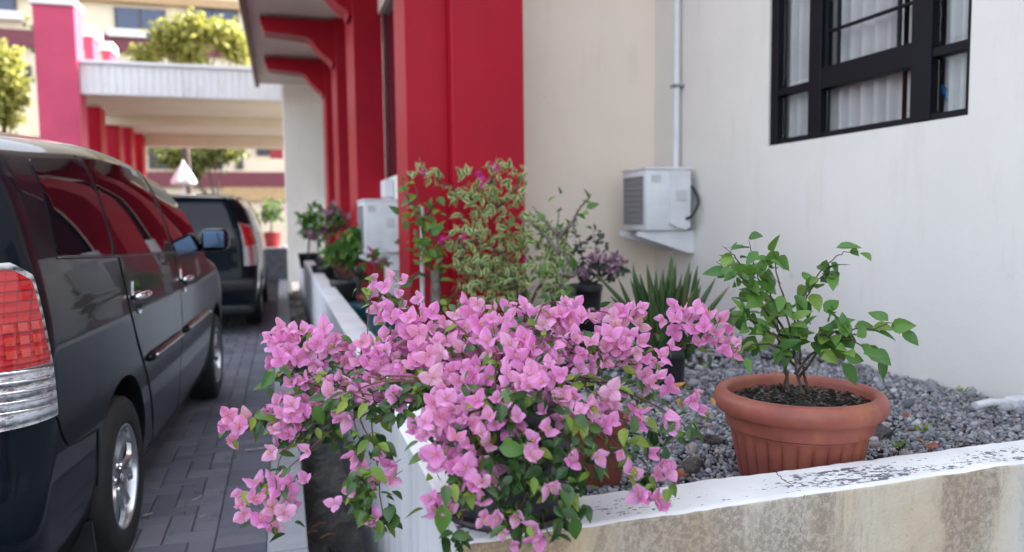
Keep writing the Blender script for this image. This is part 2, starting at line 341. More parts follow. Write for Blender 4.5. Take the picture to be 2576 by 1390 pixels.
def prism(bm, poly, y0, y1):
    """polygon of (x,z) extruded along y"""
    a_ = [bm.verts.new((p[0], y0, p[1])) for p in poly]; b_ = [bm.verts.new((p[0], y1, p[1])) for p in poly]
    bm.faces.new(a_); bm.faces.new(b_[::-1]); n = len(poly)
    for k in range(n): bm.faces.new((a_[k], b_[k], b_[(k + 1) % n], a_[(k + 1) % n]))
    return bm
def leaf_mesh(name, mat, L=1, Wd=.5, fold=.18, droop=.25, tip=1.4, nl=5, nw=2, wave=0):
    """a leaf along +X, facing +Z, with its own fold and curl; attribute edge = 0 at the midrib, 1 at the margin"""
    me = bpy.data.meshes.new(name); vs_, ed = [], []
    for i in range(nl + 1):
        t = i / nl; w = Wd * .5 * (math.sin(math.pi * min(t ** .72, 1)) ** .9) * (1 if t < .98 else .0)
        if t == 0: w = Wd * .03
        for j in range(-nw, nw + 1):
            q = j / nw; z = fold * abs(q) * w - droop * L * t * t + wave * math.sin(t * 9 + q * 3) * abs(q)
            vs_.append((L * t, q * w, z)); ed.append(max(abs(q), (t - .72) / .28 if tip else 0))
    W_ = 2 * nw + 1; fc = [(i * W_ + j, (i + 1) * W_ + j, (i + 1) * W_ + j + 1, i * W_ + j + 1) for i in range(nl) for j in range(2 * nw)]
    me.from_pydata(vs_, [], fc); me.polygons.foreach_set('use_smooth', [True] * len(fc))
    at_ = me.attributes.new('edge', 'FLOAT', 'POINT'); at_.data.foreach_set('value', ed)
    me.materials.append(M[mat]); return me
def frame(loc, d, up, s):
    d = Vector(d).normalized(); up = Vector(up); y = up.cross(d)
    y = y.normalized() if y.length > 1e-5 else d.orthogonal().normalized(); z = d.cross(y)
    return Matrix(((d.x * s, y.x * s, z.x * s, loc[0]), (d.y * s, y.y * s, z.y * s, loc[1]), (d.z * s, y.z * s, z.z * s, loc[2]), (0, 0, 0, 1)))
def merge_copies(name, items, parent=None, kind='stuff'):
    """many copies of small meshes joined into one mesh: items = [(mesh, matrix)]"""
    vs_, fs, mi, ed, ti = [], [], [], [], []; mats = []; off = 0
    for me, mx in items:
        n = len(me.vertices); co = np.empty(n * 3); me.vertices.foreach_get('co', co); m = np.array(mx)
        vs_.append(co.reshape(-1, 3) @ m[:3, :3].T + m[:3, 3])
        base = []
        for mt in me.materials:
            if mt not in mats: mats.append(mt)
            base.append(mats.index(mt))
        for p in me.polygons: fs.append([off + k for k in p.vertices]); mi.append(base[p.material_index])
        e = np.zeros(n, 'f')
        if 'edge' in me.attributes: me.attributes['edge'].data.foreach_get('value', e)
        ed.append(e); ti.append(np.full(n, random.random(), 'f')); off += n
    me = bpy.data.meshes.new(name); me.from_pydata(np.concatenate(vs_).tolist(), [], fs)
    me.polygons.foreach_set('material_index', mi); me.polygons.foreach_set('use_smooth', [True] * len(fs))
    for nm, dt in (('edge', ed), ('tint', ti)):
        t = me.attributes.new(nm, 'FLOAT', 'POINT'); t.data.foreach_set('value', np.concatenate(dt))
    for m in mats: me.materials.append(m)
    o = ob(name, me, parent); 
    if kind: o['kind'] = kind
    return o
def scatter(parent, name, items, mass_name, limit=300):
    """the first `limit` pieces (nearest the viewer first) are objects of their own, the rest one mass"""
    items = sorted(items, key=lambda it: (it[1].translation - CAM).length)
    for me, mx in items[:limit]:
        o = bpy.data.objects.new(name, me); COL.objects.link(o); o.parent = parent
        o.matrix_parent_inverse = parent.matrix_basis.inverted(); o.matrix_basis = mx
    if items[limit:]: merge_copies(mass_name, items[limit:], parent)
def rv(s=1.0): return Vector((random.gauss(0, s), random.gauss(0, s), random.gauss(0, s)))

# ================================================================== THE SETTING
GZ = .53                                   # level of the gravel bed
WX, WY = 2.97, 5.59                        # window wall plane, recessed cream wall plane
KX0, KX1, PX0, PX1, PY0, PY1, PTOP = -.10, .06, .33, .485, 1.43, 1.585, .66

bm = bmesh.new()                           # ground to the horizon, with a trench for the drain
for x0, x1, y0, y1, z in ((-300, KX0, -300, 400, -.03), (.2, 300, -300, 400, -.45), (.335, 300, -300, 1.5, -.035), (KX0, PX1, -300, -3, -.035)):
    bm.faces.new([bm.verts.new(p) for p in ((x0, y0, z), (x1, y0, z), (x1, y1, z), (x0, y1, z))])
g_ = build('ground', bm, 'ground_mat'); tag(g_, kind='structure')

# --- pavement: herringbone field and a soldier course along the kerb; every brick is real
pav = empty('pavement', (-.6, 3, 0), kind='structure')
bm = bmesh.new(); bm.faces.new([bm.verts.new(p) for p in ((-6, .5, -.012), (KX0, .5, -.012), (KX0, 30, -.012), (-6, 30, -.012))])
build('joint_bed', bm, 'joint', pav)
def paver_mesh(lx, ly):
    bm = bmesh.new(); box(bm, -lx / 2 + .002, lx / 2 - .002, -ly / 2 + .002, ly / 2 - .002, -.05, 0)
    top = [f for f in bm.faces if f.normal.z > .9]
    bmesh.ops.bevel(bm, geom=list(top[0].edges), offset=.0045, segments=1, affect='EDGES')
    bmesh.ops.delete(bm, geom=[f for f in bm.faces if f.normal.z < -.9], context='FACES')
    return to_mesh('paver', bm, 'paver')
U = .1045
pvx, pvy = paver_mesh(2 * U, U), paver_mesh(U, 2 * U)
XB = -.308; items = []
def add_paver(me, x, y, hx, hy):
    if x + hx > XB + .001: return
    t = Matrix.Translation((x, y, random.gauss(0, .0013))) @ Matrix.Rotation(random.gauss(0, .006), 4, 'X') @ Matrix.Rotation(random.gauss(0, .006), 4, 'Y') @ Matrix.Rotation(random.gauss(0, .006), 4, 'Z')
    items.append((me, t))
for i in range(-34, 1):
    for j in range(0, 124):
        x, y = XB + i * U, 2.2 + (j - 16) * U; d = (i - j) % 4
        if d == 0:
            if i < -1: add_paver(pvx, x + U, y + U / 2, U, U / 2)
            elif i == -1: add_paver(paver_mesh(U, U), x + U / 2, y + U / 2, U / 2, U / 2)
        elif d == 3: add_paver(pvy, x + U / 2, y + U, U / 2, U)
        elif d == 1 and i == -34: pass
for j in range(0, 124):
    y = 2.2 + (j - 15.5) * U
    items.append((pvx, Matrix.Translation((-.308 + .1045, y, random.gauss(0, .0012))) @ Matrix.Rotation(random.gauss(0, .006), 4, 'Z')))
seen = [it for it in items if it[1].translation.x > -.95 and it[1].translation.y > 2.6]
rest = [it for it in items if not (it[1].translation.x > -.95 and it[1].translation.y > 2.6)]
seen.sort(key=lambda it: it[1].translation.y)
for me, mx in seen[:300]:
    o = bpy.data.objects.new('brick', me); COL.objects.link(o); o.parent = pav; o.matrix_parent_inverse = pav.matrix_basis.inverted(); o.matrix_basis = mx
merge_copies('bricks', rest + seen[300:], pav)
# moss in the joints
bm = bmesh.new()
for px, py in ((590, 1150), (478, 1060), (495, 1240), (462, 1290), (430, 1345), (640, 1080), (560, 1240), (383, 1210), (470, 1265), (633, 1055)):
    c = onz(px, py, 0)
    for k in range(16):
        q = c + Vector((random.gauss(0, .006), random.gauss(0, .035), -.004)); h = random.uniform(.004, .012); w = random.uniform(.002, .005)
        v = [bm.verts.new(q + Vector(d)) for d in ((-w, -w, 0), (w, -w, 0), (0, w, 0), (random.gauss(0, .003), 0, h))]
        for t in ((0, 1, 3), (1, 2, 3), (2, 0, 3)): bm.faces.new([v[k2] for k2 in t])
tag(build('moss', bm, 'moss'), 'green moss tufts in the joints of the dark brick pavement', 'moss', kind='stuff')

# --- kerb, drain
kerb = empty('kerb', (KX0, 3, 0), kind='structure')
y = -3.0
while y < 17.5:
    l = 1.19; bm = bmesh.new(); box(bm, KX0, KX1 + random.gauss(0, .003), y, y + l, -.3, .018 + random.gauss(0, .002), .008, seg=2); build('kerb_stone', bm, 'kerb_grey', kerb); y += l + .008
bm = bmesh.new(); N = 150
rows = []
for i in range(N + 1):
    yy = -3.0 + 21 * i / N; row = []
    for j in range(9):
        x = KX1 - .03 + (.33 - KX1 + .06) * j / 8
        row.append(bm.verts.new((x, yy, -.30 + .05 * noise.noise((x * 9, yy * 6, 1)) + .05 * noise.noise((x * 25, yy * 18, 4)) + .02 * abs(j - 4) / 2)))
    rows.append(row)
for a_, b_ in zip(rows, rows[1:]):
    for k in range(8): bm.faces.new((a_[k], a_[k + 1], b_[k + 1], b_[k]))
tag(build('drain', bm, 'drain_mat', smooth=True), kind='structure')
sl_ = bx('ramp_block', (-.75, .09, 17.4, 20.5, -.02, .72), 'slab_dark', bevel=.02); tag(sl_, 'dark concrete block at the foot of the pale pillar', 'block')
for i, (px, py) in enumerate(((800, 1325), (822, 1352), (778, 1345))):
    p = onz(px, py, -.24); bm = bmesh.new(); tube(bm, [p + Vector((-.03, 0, .0)), p + Vector((.01, .01, .012)), p + Vector((.04, .02, .004))], .004, 5)
    tag(build('twig_litter', bm, 'dry_leaf'), 'brown dry twig lying in the black drain', 'twig', 'twigs in the drain')

# --- planter wall
def rough_box(dims, seg_axis, n, bev, amp):
    bm = bmesh.new(); box(bm, *dims)
    lo, hi = dims[seg_axis * 2], dims[seg_axis * 2 + 1]
    for k in range(1, n):
        co = [0, 0, 0]; no = [0, 0, 0]; co[seg_axis] = lo + (hi - lo) * k / n; no[seg_axis] = 1
        bmesh.ops.bisect_plane(bm, geom=bm.verts[:] + bm.edges[:] + bm.faces[:], plane_co=co, plane_no=no)
    eg = [e for e in bm.edges if abs((e.verts[1].co - e.verts[0].co).normalized()[seg_axis]) > .9]
    bmesh.ops.bevel(bm, geom=eg, offset=bev, segments=3, affect='EDGES', profile=.6)
    for v in bm.verts:
        p = v.co.copy(); v.co += Vector((noise.noise(p * 9 + Vector((3, 0, 0))), noise.noise(p * 9 + Vector((0, 7, 0))), noise.noise(p * 7 + Vector((0, 0, 5))) + .8 * noise.noise(p * 26))) * amp
    bm.normal_update(); return bm
pw = empty('planter_wall', (PX0, PY0, 0), label='low whitewashed concrete planter wall with flaking top and brown stained front', cat='wall')
def planter_faces(bm):
    for f in bm.faces: f.material_index = 0 if f.normal.z > .6 else (1 if f.normal.y < -.5 else 2)
    return bm
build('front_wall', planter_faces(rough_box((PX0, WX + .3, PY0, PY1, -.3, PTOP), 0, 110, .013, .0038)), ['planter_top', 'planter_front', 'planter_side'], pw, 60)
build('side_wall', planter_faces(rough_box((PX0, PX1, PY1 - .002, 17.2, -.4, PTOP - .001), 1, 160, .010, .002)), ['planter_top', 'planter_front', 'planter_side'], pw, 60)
def crack(pts, w):
    bm = bmesh.new(); tube(bm, pts, w, 4); return build('crack', bm, 'seam', pw)
def zig(pts, j=6):
    out = []
    for (x0, y0), (x1, y1) in zip(pts, pts[1:]):
        for k in range(4): out.append((x0 + (x1 - x0) * k / 4 + random.gauss(0, j), y0 + (y1 - y0) * k / 4))
    return out + [pts[-1]]
crack([ony(x, y, PY0 + .0008) for x, y in zig([(2022, 1246), (2016, 1300), (2020, 1345), (2012, 1400)], 3)], .0008)
crack([onz(x, y, PTOP - .0005) for x, y in zig([(1946, 1184), (1965, 1205), (1995, 1222)], 3)], .0011)
crack([onx(x, y, PX0 + .0008) for x, y in zig([(1005, 1190), (1003, 1300), (1012, 1400)], 1.5)], .0008)
crack([onx(x, y, PX0 + .0008) for x, y in zig([(1032, 1290), (1036, 1400)], 1)], .0006)

# --- gravel bed
def gz(x, y):
    g = GZ + .018 * noise.noise((x * 1.7, y * 1.7, 0)) + .012 * noise.noise((x * 5, y * 5, 3))
    return g - .035 * max(0, (x - 2.2) / .77)
bm = bmesh.new(); rows = []
for i in range(41):
    row = []
    for j in range(51):
        x = PX1 - .02 + (WX - PX1 + .04) * i / 40; y = PY1 - .02 + (WY - PY1 + .05) * j / 50
        row.append(bm.verts.new((x, y, gz(x, y) - .012)))
    rows.append(row)
for a_, b_ in zip(rows, rows[1:]):
    for k in range(50): bm.faces.new((a_[k], a_[k + 1], b_[k + 1], b_[k]))
bm2 = bm
for f in [((PX1 - .02, WY, GZ - .012), (1.15, WY, GZ - .012), (1.15, 17.4, GZ - .012), (PX1 - .02, 17.4, GZ - .012))]: bm.faces.new([bm.verts.new(p) for p in f])
tag(build('planter_bed', bm, 'dark_soil', smooth=True), kind='structure')
def ico(seed, sub=1, sq=(1, .8, .6), amp=.28):
    bm = bmesh.new(); bmesh.ops.create_icosphere(bm, subdivisions=sub, radius=1)
    for v in bm.verts:
        k = 1 + amp * noise.noise(v.co * 1.3 + Vector((seed * 7.1, seed * 3.3, 0))) * 1.6 + amp * .5 * noise.noise(v.co * 3.1 + Vector((seed, 9, 0)))
        v.co = Vector((v.co.x * sq[0], v.co.y * sq[1], v.co.z * sq[2])) * k
    return bm
protos = []
for s_ in range(10):
    b_ = ico(s_ + 1, 1, (1, random.uniform(.65, 1), random.uniform(.45, .8)), .34); b_.verts.index_update()
    protos.append((np.array([v.co[:] for v in b_.verts]), np.array([[v.index for v in f.verts] for f in b_.faces]))); b_.free()
V, Fc, Cc = [], [], []; off = 0
pal = np.array([(.17, .172, .20), (.21, .212, .235), (.26, .26, .28), (.11, .112, .135), (.33, .325, .335), (.25, .225, .215), (.38, .38, .40)])
def add_stones(n, xr, yr, smin, smax):
    global off
    for _ in range(n):
        x, y = random.uniform(*xr), random.uniform(*yr)
        r = smin * (smax / smin) ** (random.random() ** 1.8)
        v, f = random.choice(protos); q = np.array(Matrix.Rotation(random.uniform(0, 6.28), 3, 'Z') @ Matrix.Rotation(random.gauss(0, .5), 3, 'X') @ Matrix.Rotation(random.gauss(0, .5), 3, 'Y'))
        V.append((v * r) @ q.T + np.array((x, y, gz(x, y) + random.uniform(-.3, .45) * r + random.uniform(-.004, .006)))); Fc.append(f + off); off += len(v)
        c = pal[random.randrange(len(pal))] * random.uniform(.8, 1.25)
        if random.random() < .015: c = np.array((.30, .13, .08)) * random.uniform(.6, 1.1)
        Cc.append(np.repeat(np.append(c, 1)[None], len(v), 0))
add_stones(12500, (PX1, 1.7), (PY1, 3.3), .0055, .017)
add_stones(15000, (1.7, WX), (PY1, 3.3), .0045, .013); add_stones(260, (1.7, WX), (PY1, 3.3), .012, .026)
add_stones(5200, (PX1, WX), (3.2, 5.5), .009, .024)
add_stones(420, (PX1 + .02, WX - .02), (PY1 + .02, 3.4), .019, .036); add_stones(9000, (PX1, WX), (PY1, 3.2), .003, .007)
me = bpy.data.meshes.new('gravel'); F_ = np.concatenate(Fc); V_ = np.concatenate(V)
me.vertices.add(len(V_)); me.vertices.foreach_set('co', V_.ravel()); me.loops.add(F_.size); me.loops.foreach_set('vertex_index', F_.ravel().astype('i'))
me.polygons.add(len(F_)); me.polygons.foreach_set('loop_start', np.arange(0, F_.size, 3, dtype='i'))
ca = me.color_attributes.new('stone', 'FLOAT_COLOR', 'POINT'); ca.data.foreach_set('color', np.concatenate(Cc).ravel().astype('f'))
me.materials.append(M['gravel']); me.update(calc_edges=True); me.validate()
tag(ob('gravel', me), 'grey crushed stone gravel filling the planter bed', 'gravel', kind='stuff')
def rock(px, py, size, mat, label, sq=(1, .7, .5), rz=0, seed=1, z=None, up=.3):
    p = onz(px, py, z or GZ); bm = ico(seed, 3, sq, .34)
    for v in bm.verts:
        v.co += v.co.normalized() * .10 * noise.noise(v.co * 4 + Vector((seed, 0, 0))); v.co *= size
    o = build('rock', bm, mat, smooth=40); o.location = (p.x, p.y, gz(p.x, p.y) + size * sq[2] * up); o.rotation_euler = (random.gauss(0, .1), random.gauss(0, .1), rz)
    return tag(o, label, 'rock')
rock(1778, 1118, .062, 'rock_dark', 'long brown crumbly stone lying on the gravel before the terracotta pot', (1, .42, .36), -.6, 3)
rock(1735, 1182, .048, 'rock_dark', 'dark angular stone on gravel close behind the planter wall', (1, .75, .6), .4, 5)
rock(1690, 1200, .045, 'brick_red', 'reddish brick rubble stone behind the planter wall', (1, .8, .6), 1.2, 6)
rock(2205, 1108, .060, 'rock_dark', 'dark grey flat stone beside the terracotta pot', (1, .6, .55), .1, 8)
rock(2283, 1047, .028, 'brick_red', 'orange brick chip on grey gravel near the white wall', (1, .45, .35), .2, 9)
rock(2392, 1062, .022, 'rock_dark', 'small brown stone on gravel before the white wall', (1, .7, .5), .3, 10)
rock(2345, 1130, .020, 'brick_red', 'small pinkish stone on the gravel by the whitewashed wall', (1, .8, .6), .3, 11)
rock(1640, 1150, .035, 'rock_dark', 'purple grey rock half hidden under pink flowers', (1, .7, .6), .9, 12)
rock(2110, 890, .075, 'rock_dark', 'grey boulder on the gravel behind the terracotta pot', (1, .7, .6), .5, 13)
rock(1900, 1150, .040, 'rock_dark', 'round grey rock touching the base of the terracotta pot', (1, .8, .7), .2, 14)

its = []; dl = leaf_mesh('dead_leaf', 'dry_leaf', 1, .5, .6, .4); wl = leaf_mesh('weed_leaf', 'leaf_lime', 1, .3, .3, .3, nl=3, nw=1)
for _ in range(46):
    x, y = random.uniform(.6, 2.9), random.uniform(1.62, 3.6); its.append((dl, frame((x, y, gz(x, y) + .014), rv(1) * Vector((1, 1, .2)), rv(.4) + Vector((0, 0, 1)), random.uniform(.016, .035))))
tag(merge_copies('dead_leaves', its), 'small brown dead leaves strewn over the gravel', 'leaves', kind='stuff'); its = []
for px, py in ((1745, 1085), (1780, 1060), (1705, 985), (2262, 1128), (2215, 1000), (1640, 1010), (1760, 930), (2330, 1090), (2420, 990)):
    c = onz(px, py, GZ)
    for _ in range(14): its.append((wl, frame(c + Vector((random.gauss(0, .015), random.gauss(0, .015), .008)), rv(.6) + Vector((0, 0, .8)), rv(1), random.uniform(.015, .035))))
tag(merge_copies('weeds', its), 'tiny green weeds sprouting through the gravel', 'weeds', kind='stuff')

# ================================================================== BUILDING
bl = empty('building', (2.0, 5.6, 0), label='cream and red painted building with big black framed window', cat='building')
H_ = 6.9  # height out of view, set to keep the sun off the foreground
W0, W1 = 2.64, 4.09; WB, WT = 1.755, 3.35            # window: y range, z range
bx('wall', (WX, WX + .2, -7, W0, 0, H_), 'wall_white', bl); bx('wall', (WX, WX + .2, W1, WY + .2, 0, H_), 'wall_white', bl)
bx('wall', (WX, WX + .2, W0, W1, 0, WB), 'wall_white', bl); bx('wall', (WX, WX + .2, W0, W1, WT, H_), 'wall_white', bl)
bx('wall', (1.1, WX - .001, WY, WY + .2, 0, H_), 'wall_cream', bl)
bx('roof', (2.75, 9, -7.5, 5.58, H_ + .002, H_ + .25), 'concrete_light', bl); bx('roof', (.7, 9, 5.582, 17.7, H_ + .002, H_ + .25), 'concrete_light', bl)  # unseen roof slabs, shaped to shade the yard but leave its sky open
# window: frame, mullions, panes, curtains, each a piece
win = bx('window', (WX + .02, WX + .09, W0, W1, WB, WB + .035), 'black_metal', bl)
def wb(name, y0, y1, z0, z1, x0=WX + .012, x1=WX + .085, mat='black_metal'):
    return bx(name, (x0, x1, y0, y1, z0, z1), mat, win, world=False, bevel=.003)
wb('frame', W0 + .001, W0 + .03, WB, WT); wb('frame', W1 - .07, W1 - .001, WB, WT); wb('frame', W0, W1, WT - .05, WT - .001)
wb('mullion', 3.628, 3.735, WB + .01, WT - .01); wb('mullion', 2.865, 2.985, WB + .01, WT - .01)
wb('rail', 3.735, W1 - .06, 2.055, 2.10, WX + .02, WX + .08); wb('rail', W0 + .02, 2.865, 2.055, 2.10, WX + .02, WX + .08)
wb('sash_rail', 2.98, 3.63, 2.035, 2.155, WX + .016, WX + .08); wb('sash_stile', 3.60, 3.628, 2.15, WT - .03, WX + .03, WX + .07); wb('sash_stile', 2.985, 3.005, 2.15, WT - .03, WX + .03, WX + .07)
wb('glazing_bar', 3.005, 3.60, 2.345, 2.363, WX + .035, WX + .055); wb('glazing_bar', 3.515, 3.533, 2.155, 2.345, WX + .035, WX + .055); wb('glazing_bar', 3.515, 3.533, 2.363, WT - .05, WX + .035, WX + .055)
wb('glazing_bar', 3.085, 3.103, 2.155, 2.345, WX + .035, WX + .055); wb('glazing_bar', 3.085, 3.103, 2.363, WT - .05, WX + .035, WX + .055); wb('glazing_bar', 3.005, 3.60, 2.85, 2.868, WX + .036, WX + .056)
for y0, y1 in ((W0 + .03, 2.865), (2.985, 3.628), (3.735, W1 - .07)):
    for z0, z1 in ((WB + .03, 2.05), (2.13, WT - .05)): wb('pane', y0, y1, z0, z1, WX + .060, WX + .064, 'window_glass')
def curtain(y0, y1, z0, z1, x, amp, per):
    bm = bmesh.new(); n = int((y1 - y0) / .008); rows = []
    for k in (z0, (z0 + z1) / 2, z1):
        rows.append([bm.verts.new((x + amp * math.sin((y0 + (y1 - y0) * i / n) * 6.283 / per + .5 * math.sin(i * .13)) * (1 if k < z1 else .7), y0 + (y1 - y0) * i / n, k)) for i in range(n + 1)])
    for a_, b_ in zip(rows, rows[1:]):
        for i in range(n): bm.faces.new((a_[i], a_[i + 1], b_[i + 1], b_[i]))
    return build('curtain', bm, 'curtain', win, True, False)
curtain(3.18, W1 + .1, WB + .02, WT + .1, WX + .135, .030, .088); curtain(2.99, 3.14, WB + .02, WT + .1, WX + .135, .026, .08); curtain(2.74, 2.90, WB + .02, WT + .1, WX + .135, .026, .07)
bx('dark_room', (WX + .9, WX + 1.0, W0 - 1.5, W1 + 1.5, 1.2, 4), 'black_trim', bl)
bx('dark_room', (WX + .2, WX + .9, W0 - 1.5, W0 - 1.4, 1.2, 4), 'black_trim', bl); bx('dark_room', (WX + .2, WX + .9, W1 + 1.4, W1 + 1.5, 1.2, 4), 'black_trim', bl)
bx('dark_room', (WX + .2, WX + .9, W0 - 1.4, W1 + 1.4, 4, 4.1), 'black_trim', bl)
bm = bmesh.new(); p0, p1 = onx(2400, 268, WX + .13), onx(2368, 215, WX + .13)
tube(bm, [p0, p0.lerp(p1, .3), p0.lerp(p1, .35), p0.lerp(p1, .7), p1], [.005, .006, .013, .016, .008], 8)
tag(build('brush', bm, 'blue_plastic', smooth=40), 'slender blue object leaning inside the window behind the glass', 'brush')

# stepped red column and the row of red fins with brackets under the canopy
cm = bmesh.new(); box(cm, .838, 1.131, 5.14, WY + .04, .2, H_, .006); build('column', cm, 'red_paint', bl)
cm = bmesh.new(); box(cm, 1.13, 1.64, 5.0, WY + .3, .2, H_, .006); build('column', cm, 'red_paint', bl)
FY = [8.52, 11.2, 13.9]
for y in FY: bx('column', (.82, 1.14, y, y + .95, .2, H_ - .1), 'red_paint', bl, .006)
bx('wall', (1.1, 1.3, WY + .2, 17.6, 0, 1.76), 'wall_white', bl); bx('wall', (1.1, 1.3, WY + .2, 17.6, 3.6, H_), 'wall_cream', bl)
for y0, y1 in ((WY + .31, 8.51), (9.48, 11.19), (12.16, 13.89), (14.86, 17.59)):
    w = bx('window', (1.16, 1.2, y0, y1, 1.765, 3.595), 'dark_glass', bl)
    for k in (0, 1, 2): yy = y0 + (y1 - y0 - .05) * k / 2; bx('frame', (1.14, 1.155, yy, yy + .05, 1.765, 3.595), 'black_metal', w, world=False)
SOF = 4.235
cz = bx('canopy', (-.36, 1.1, 4.4, 16.9, SOF, SOF + .4), 'pillar_cream', bl); bx('fascia', (-.44, -.362, 4.3, 17.0, SOF - .06, SOF + .6), 'maroon', cz, world=False)
pts = [(652, 22), (833, 36), (872, 29), (872, 145), (836, 147), (833, 135), (815, 122), (797, 104), (783, 84), (770, 75), (664, 60)]
poly = [(ony(x, y, FY[1]).x, ony(x, y, FY[1]).z) for x, y in pts]
dz = SOF - max(z for x, z in poly)
for y in (5.14, FY[0], FY[1], FY[2]):
    bm = bmesh.new(); prism(bm, [(min(x, .819), min(z + dz, SOF - .003)) for x, z in poly], y + .03, y + .42); build('bracket', bm, 'red_paint', bl)
bx('pillar', (.10, 1.0, 17.0, 17.9, 0, SOF + .3), 'pillar_cream', bl, .01)

# outdoor units, pipe
def ac_unit(loc, sx, sy, sz, label, mount):
    """x = away from the wall (grille side -x), near side panel at -y"""
    t = empty('air_conditioner', loc, label=label, cat='air conditioner')
    bm = bmesh.new(); box(bm, 0, sx, 0, sy, 0, sz, .012, seg=2); b = build('casing', bm, 'white_plastic', t, 40, False)
    bx('grille', (-.006, .004, .04, sy - .04, .05, sz - .05), 'grey_plastic', b, world=False)
    for k in range(9): bx('slat', (-.012, -.004, .045, sy - .045, .06 + k * (sz - .13) / 8, .072 + k * (sz - .13) / 8), 'grey_plastic', b, world=False)
    bm = bmesh.new(); prism(bm, [(sx * .52, sz * .95), (sx * .98, sz * .95), (sx * .98, sz * .05), (sx * .84, sz * .02), (sx * .66, sz * .06), (sx * .52, sz * .12)], -.035, .002); build('valve_cover', bm, 'white_plastic', t, None, False)
    bx('handle', (sx * .64, sx * .88, -.040, -.034, sz * .48, sz * .66), 'concrete_light', t, world=False, bevel=.002)
    bx('top_cover', (-.008, sx + .01, -.01, sy + .008, sz - .006, sz + .012), 'white_plastic', t, world=False, bevel=.004)
    bx('label_plate', (sx * .12, sx * .34, -.0025, .001, sz * .78, sz * .90), 'concrete_light', t, world=False)
    for k in (1,):
        bm = bmesh.new(); tube(bm, curve([(sx * .80 + k * .03, -.03, sz * .30 - k * .05), (sx * .88 + k * .02, -.085, sz * .24), (sx + .02 + k * .012, -.08, sz * .45), (sx + .03, -.03 + k * .02, sz * .68), (sx + .03, .04 + k * .02, sz * .74)], 6), .011, 8); build('hose', bm, ('white_plastic', 'black_trim')[k], t, True, False)
    if mount:
        for yy in (.03, sy - .06):
            bm = bmesh.new(); prism(bm, [(-.05, -.005), (mount, -.005), (mount, -.17), (mount - .05, -.17), (-.05, -.035)], yy, yy + .028); build('bracket', bm, 'white_plastic', t, None, False)
    return t
acp = ony(1625, 582, 4.93)
ac_unit((acp.x, 4.93, acp.z), 2.90 - acp.x, .40, .455, 'white outdoor air conditioner bracketed in the corner below the grey pipe', WX - acp.x - .003)
a2 = ony(918, 640, 7.3)
ac_unit((a2.x, 7.3, a2.z), 1.09 - a2.x, .6, .52, 'pale outdoor air conditioner between the red columns', 1.098 - a2.x)
bx('box_part', (0, .1, 0, .1, 0, .1), 'white_plastic') if False else None
q = ony(968, 512, 7.6); tag(bx('junction_box', (q.x, 1.1, 7.6, 7.9, q.z + .06, q.z + .24), 'white_plastic', bevel=.01), 'small white box above the unit between red columns', 'box')
pp = onx(1701, 400, WX - .05); bm = bmesh.new(); tube(bm, [(pp.x, pp.y, 1.66), (pp.x, pp.y, 6.85)], .026, 12)
pt = build('drain_pipe', bm, 'grey_plastic_light' if 'grey_plastic_light' in M else 'white_plastic', smooth=50); tag(pt, 'pale grey vertical pipe running up the wall beside the corner', 'pipe')
for z in (2.3, 3.4, 4.6): bx('pipe_clip', (pp.x - .035, WX, pp.y - .035, pp.y + .035, z, z + .02), 'grey_plastic', pt, world=False)
bm = bmesh.new(); p0 = onz(2452, 1022, .525); p1 = onz(2530, 1014, .525)
tube(bm, [p0, p0.lerp(p1, .5) + Vector((0, 0, .008)), p1], .017, 10); pl_ = build('plastic_pipe', bm, 'white_plastic', smooth=50); tag(pl_, 'short white plastic pipe piece lying on gravel by the wall', 'pipe')
bm = bmesh.new(); box(bm, p1.x - .004, p1.x + .10, p1.y - .05, p1.y + .01, .495, .552, .008); build('fitting', bm, 'white_plastic', pl_, None, False)

# ================================================================== BEYOND: walkway, colonnade, far block, trees
wk = empty('walkway', (-2, 18, 4), label='raised concrete walkway with fluted grey parapet bridging to a red column row', cat='walkway')
zt, zb = ony(400, 168, 18).z, ony(400, 240, 18).z
bx('deck', (-4.3, 1.6, 18.1, 26.5, zb - .0, zb + .35), 'far_cream', wk); bx('beam', (-4.3, 1.6, 21.6, 22.2, zb - .22, zb - .002), 'far_cream', wk); bx('beam', (-4.3, 1.6, 25.9, 26.5, zb - .35, zb - .002), 'far_cream', wk)
bx('parapet', (-4.0, 1.6, 18.0, 18.098, zb - .03, zt), 'parapet_white', wk)
for k in range(38):
    x = -3.97 + k * .146; bx('rib', (x, x + .085, 17.984, 17.999, zb - .03, zt - .02 - (.09 if k in (15, 16) else 0)), 'parapet_white', wk, .012)
bx('coping', (-4.02, 1.6, 17.93, 18.2, zt + .002, zt + .07), 'parapet_white', wk)
big = ony(98, 15, 18)
pc = bx('tall_column', (-4.75, -3.99, 17.85, 18.5, 0, big.z), 'pink_paint'); tag(pc, 'tall thick pink red column at the end of the walkway', 'column'); bx('cap', (-4.80, -3.94, 17.8, 18.55, big.z + .002, big.z + .12), 'far_white', pc, world=False)
for k, (px0, px1, yy, top) in enumerate(((212, 234, 23.6, 92), (256, 276, 28.6, 128))):
    x0, x1 = ony(px0, 120, yy).x, ony(px1, 120, yy).x; zt2 = ony(px0, top, yy).z
    o = bx('tall_column', (x0, x1, yy, yy + .8, 0, zt2), 'pink_paint'); tag(o, ('pink column standing just beyond the fluted parapet', 'short looking pink column farther along behind the parapet')[k], 'column'); bx('cap', (x0 - .08, x1 + .08, yy - .08, yy + .88, zt2 + .002, zt2 + .3), 'far_white', o, world=False)
zc = ony(245, 266, 19.6).z
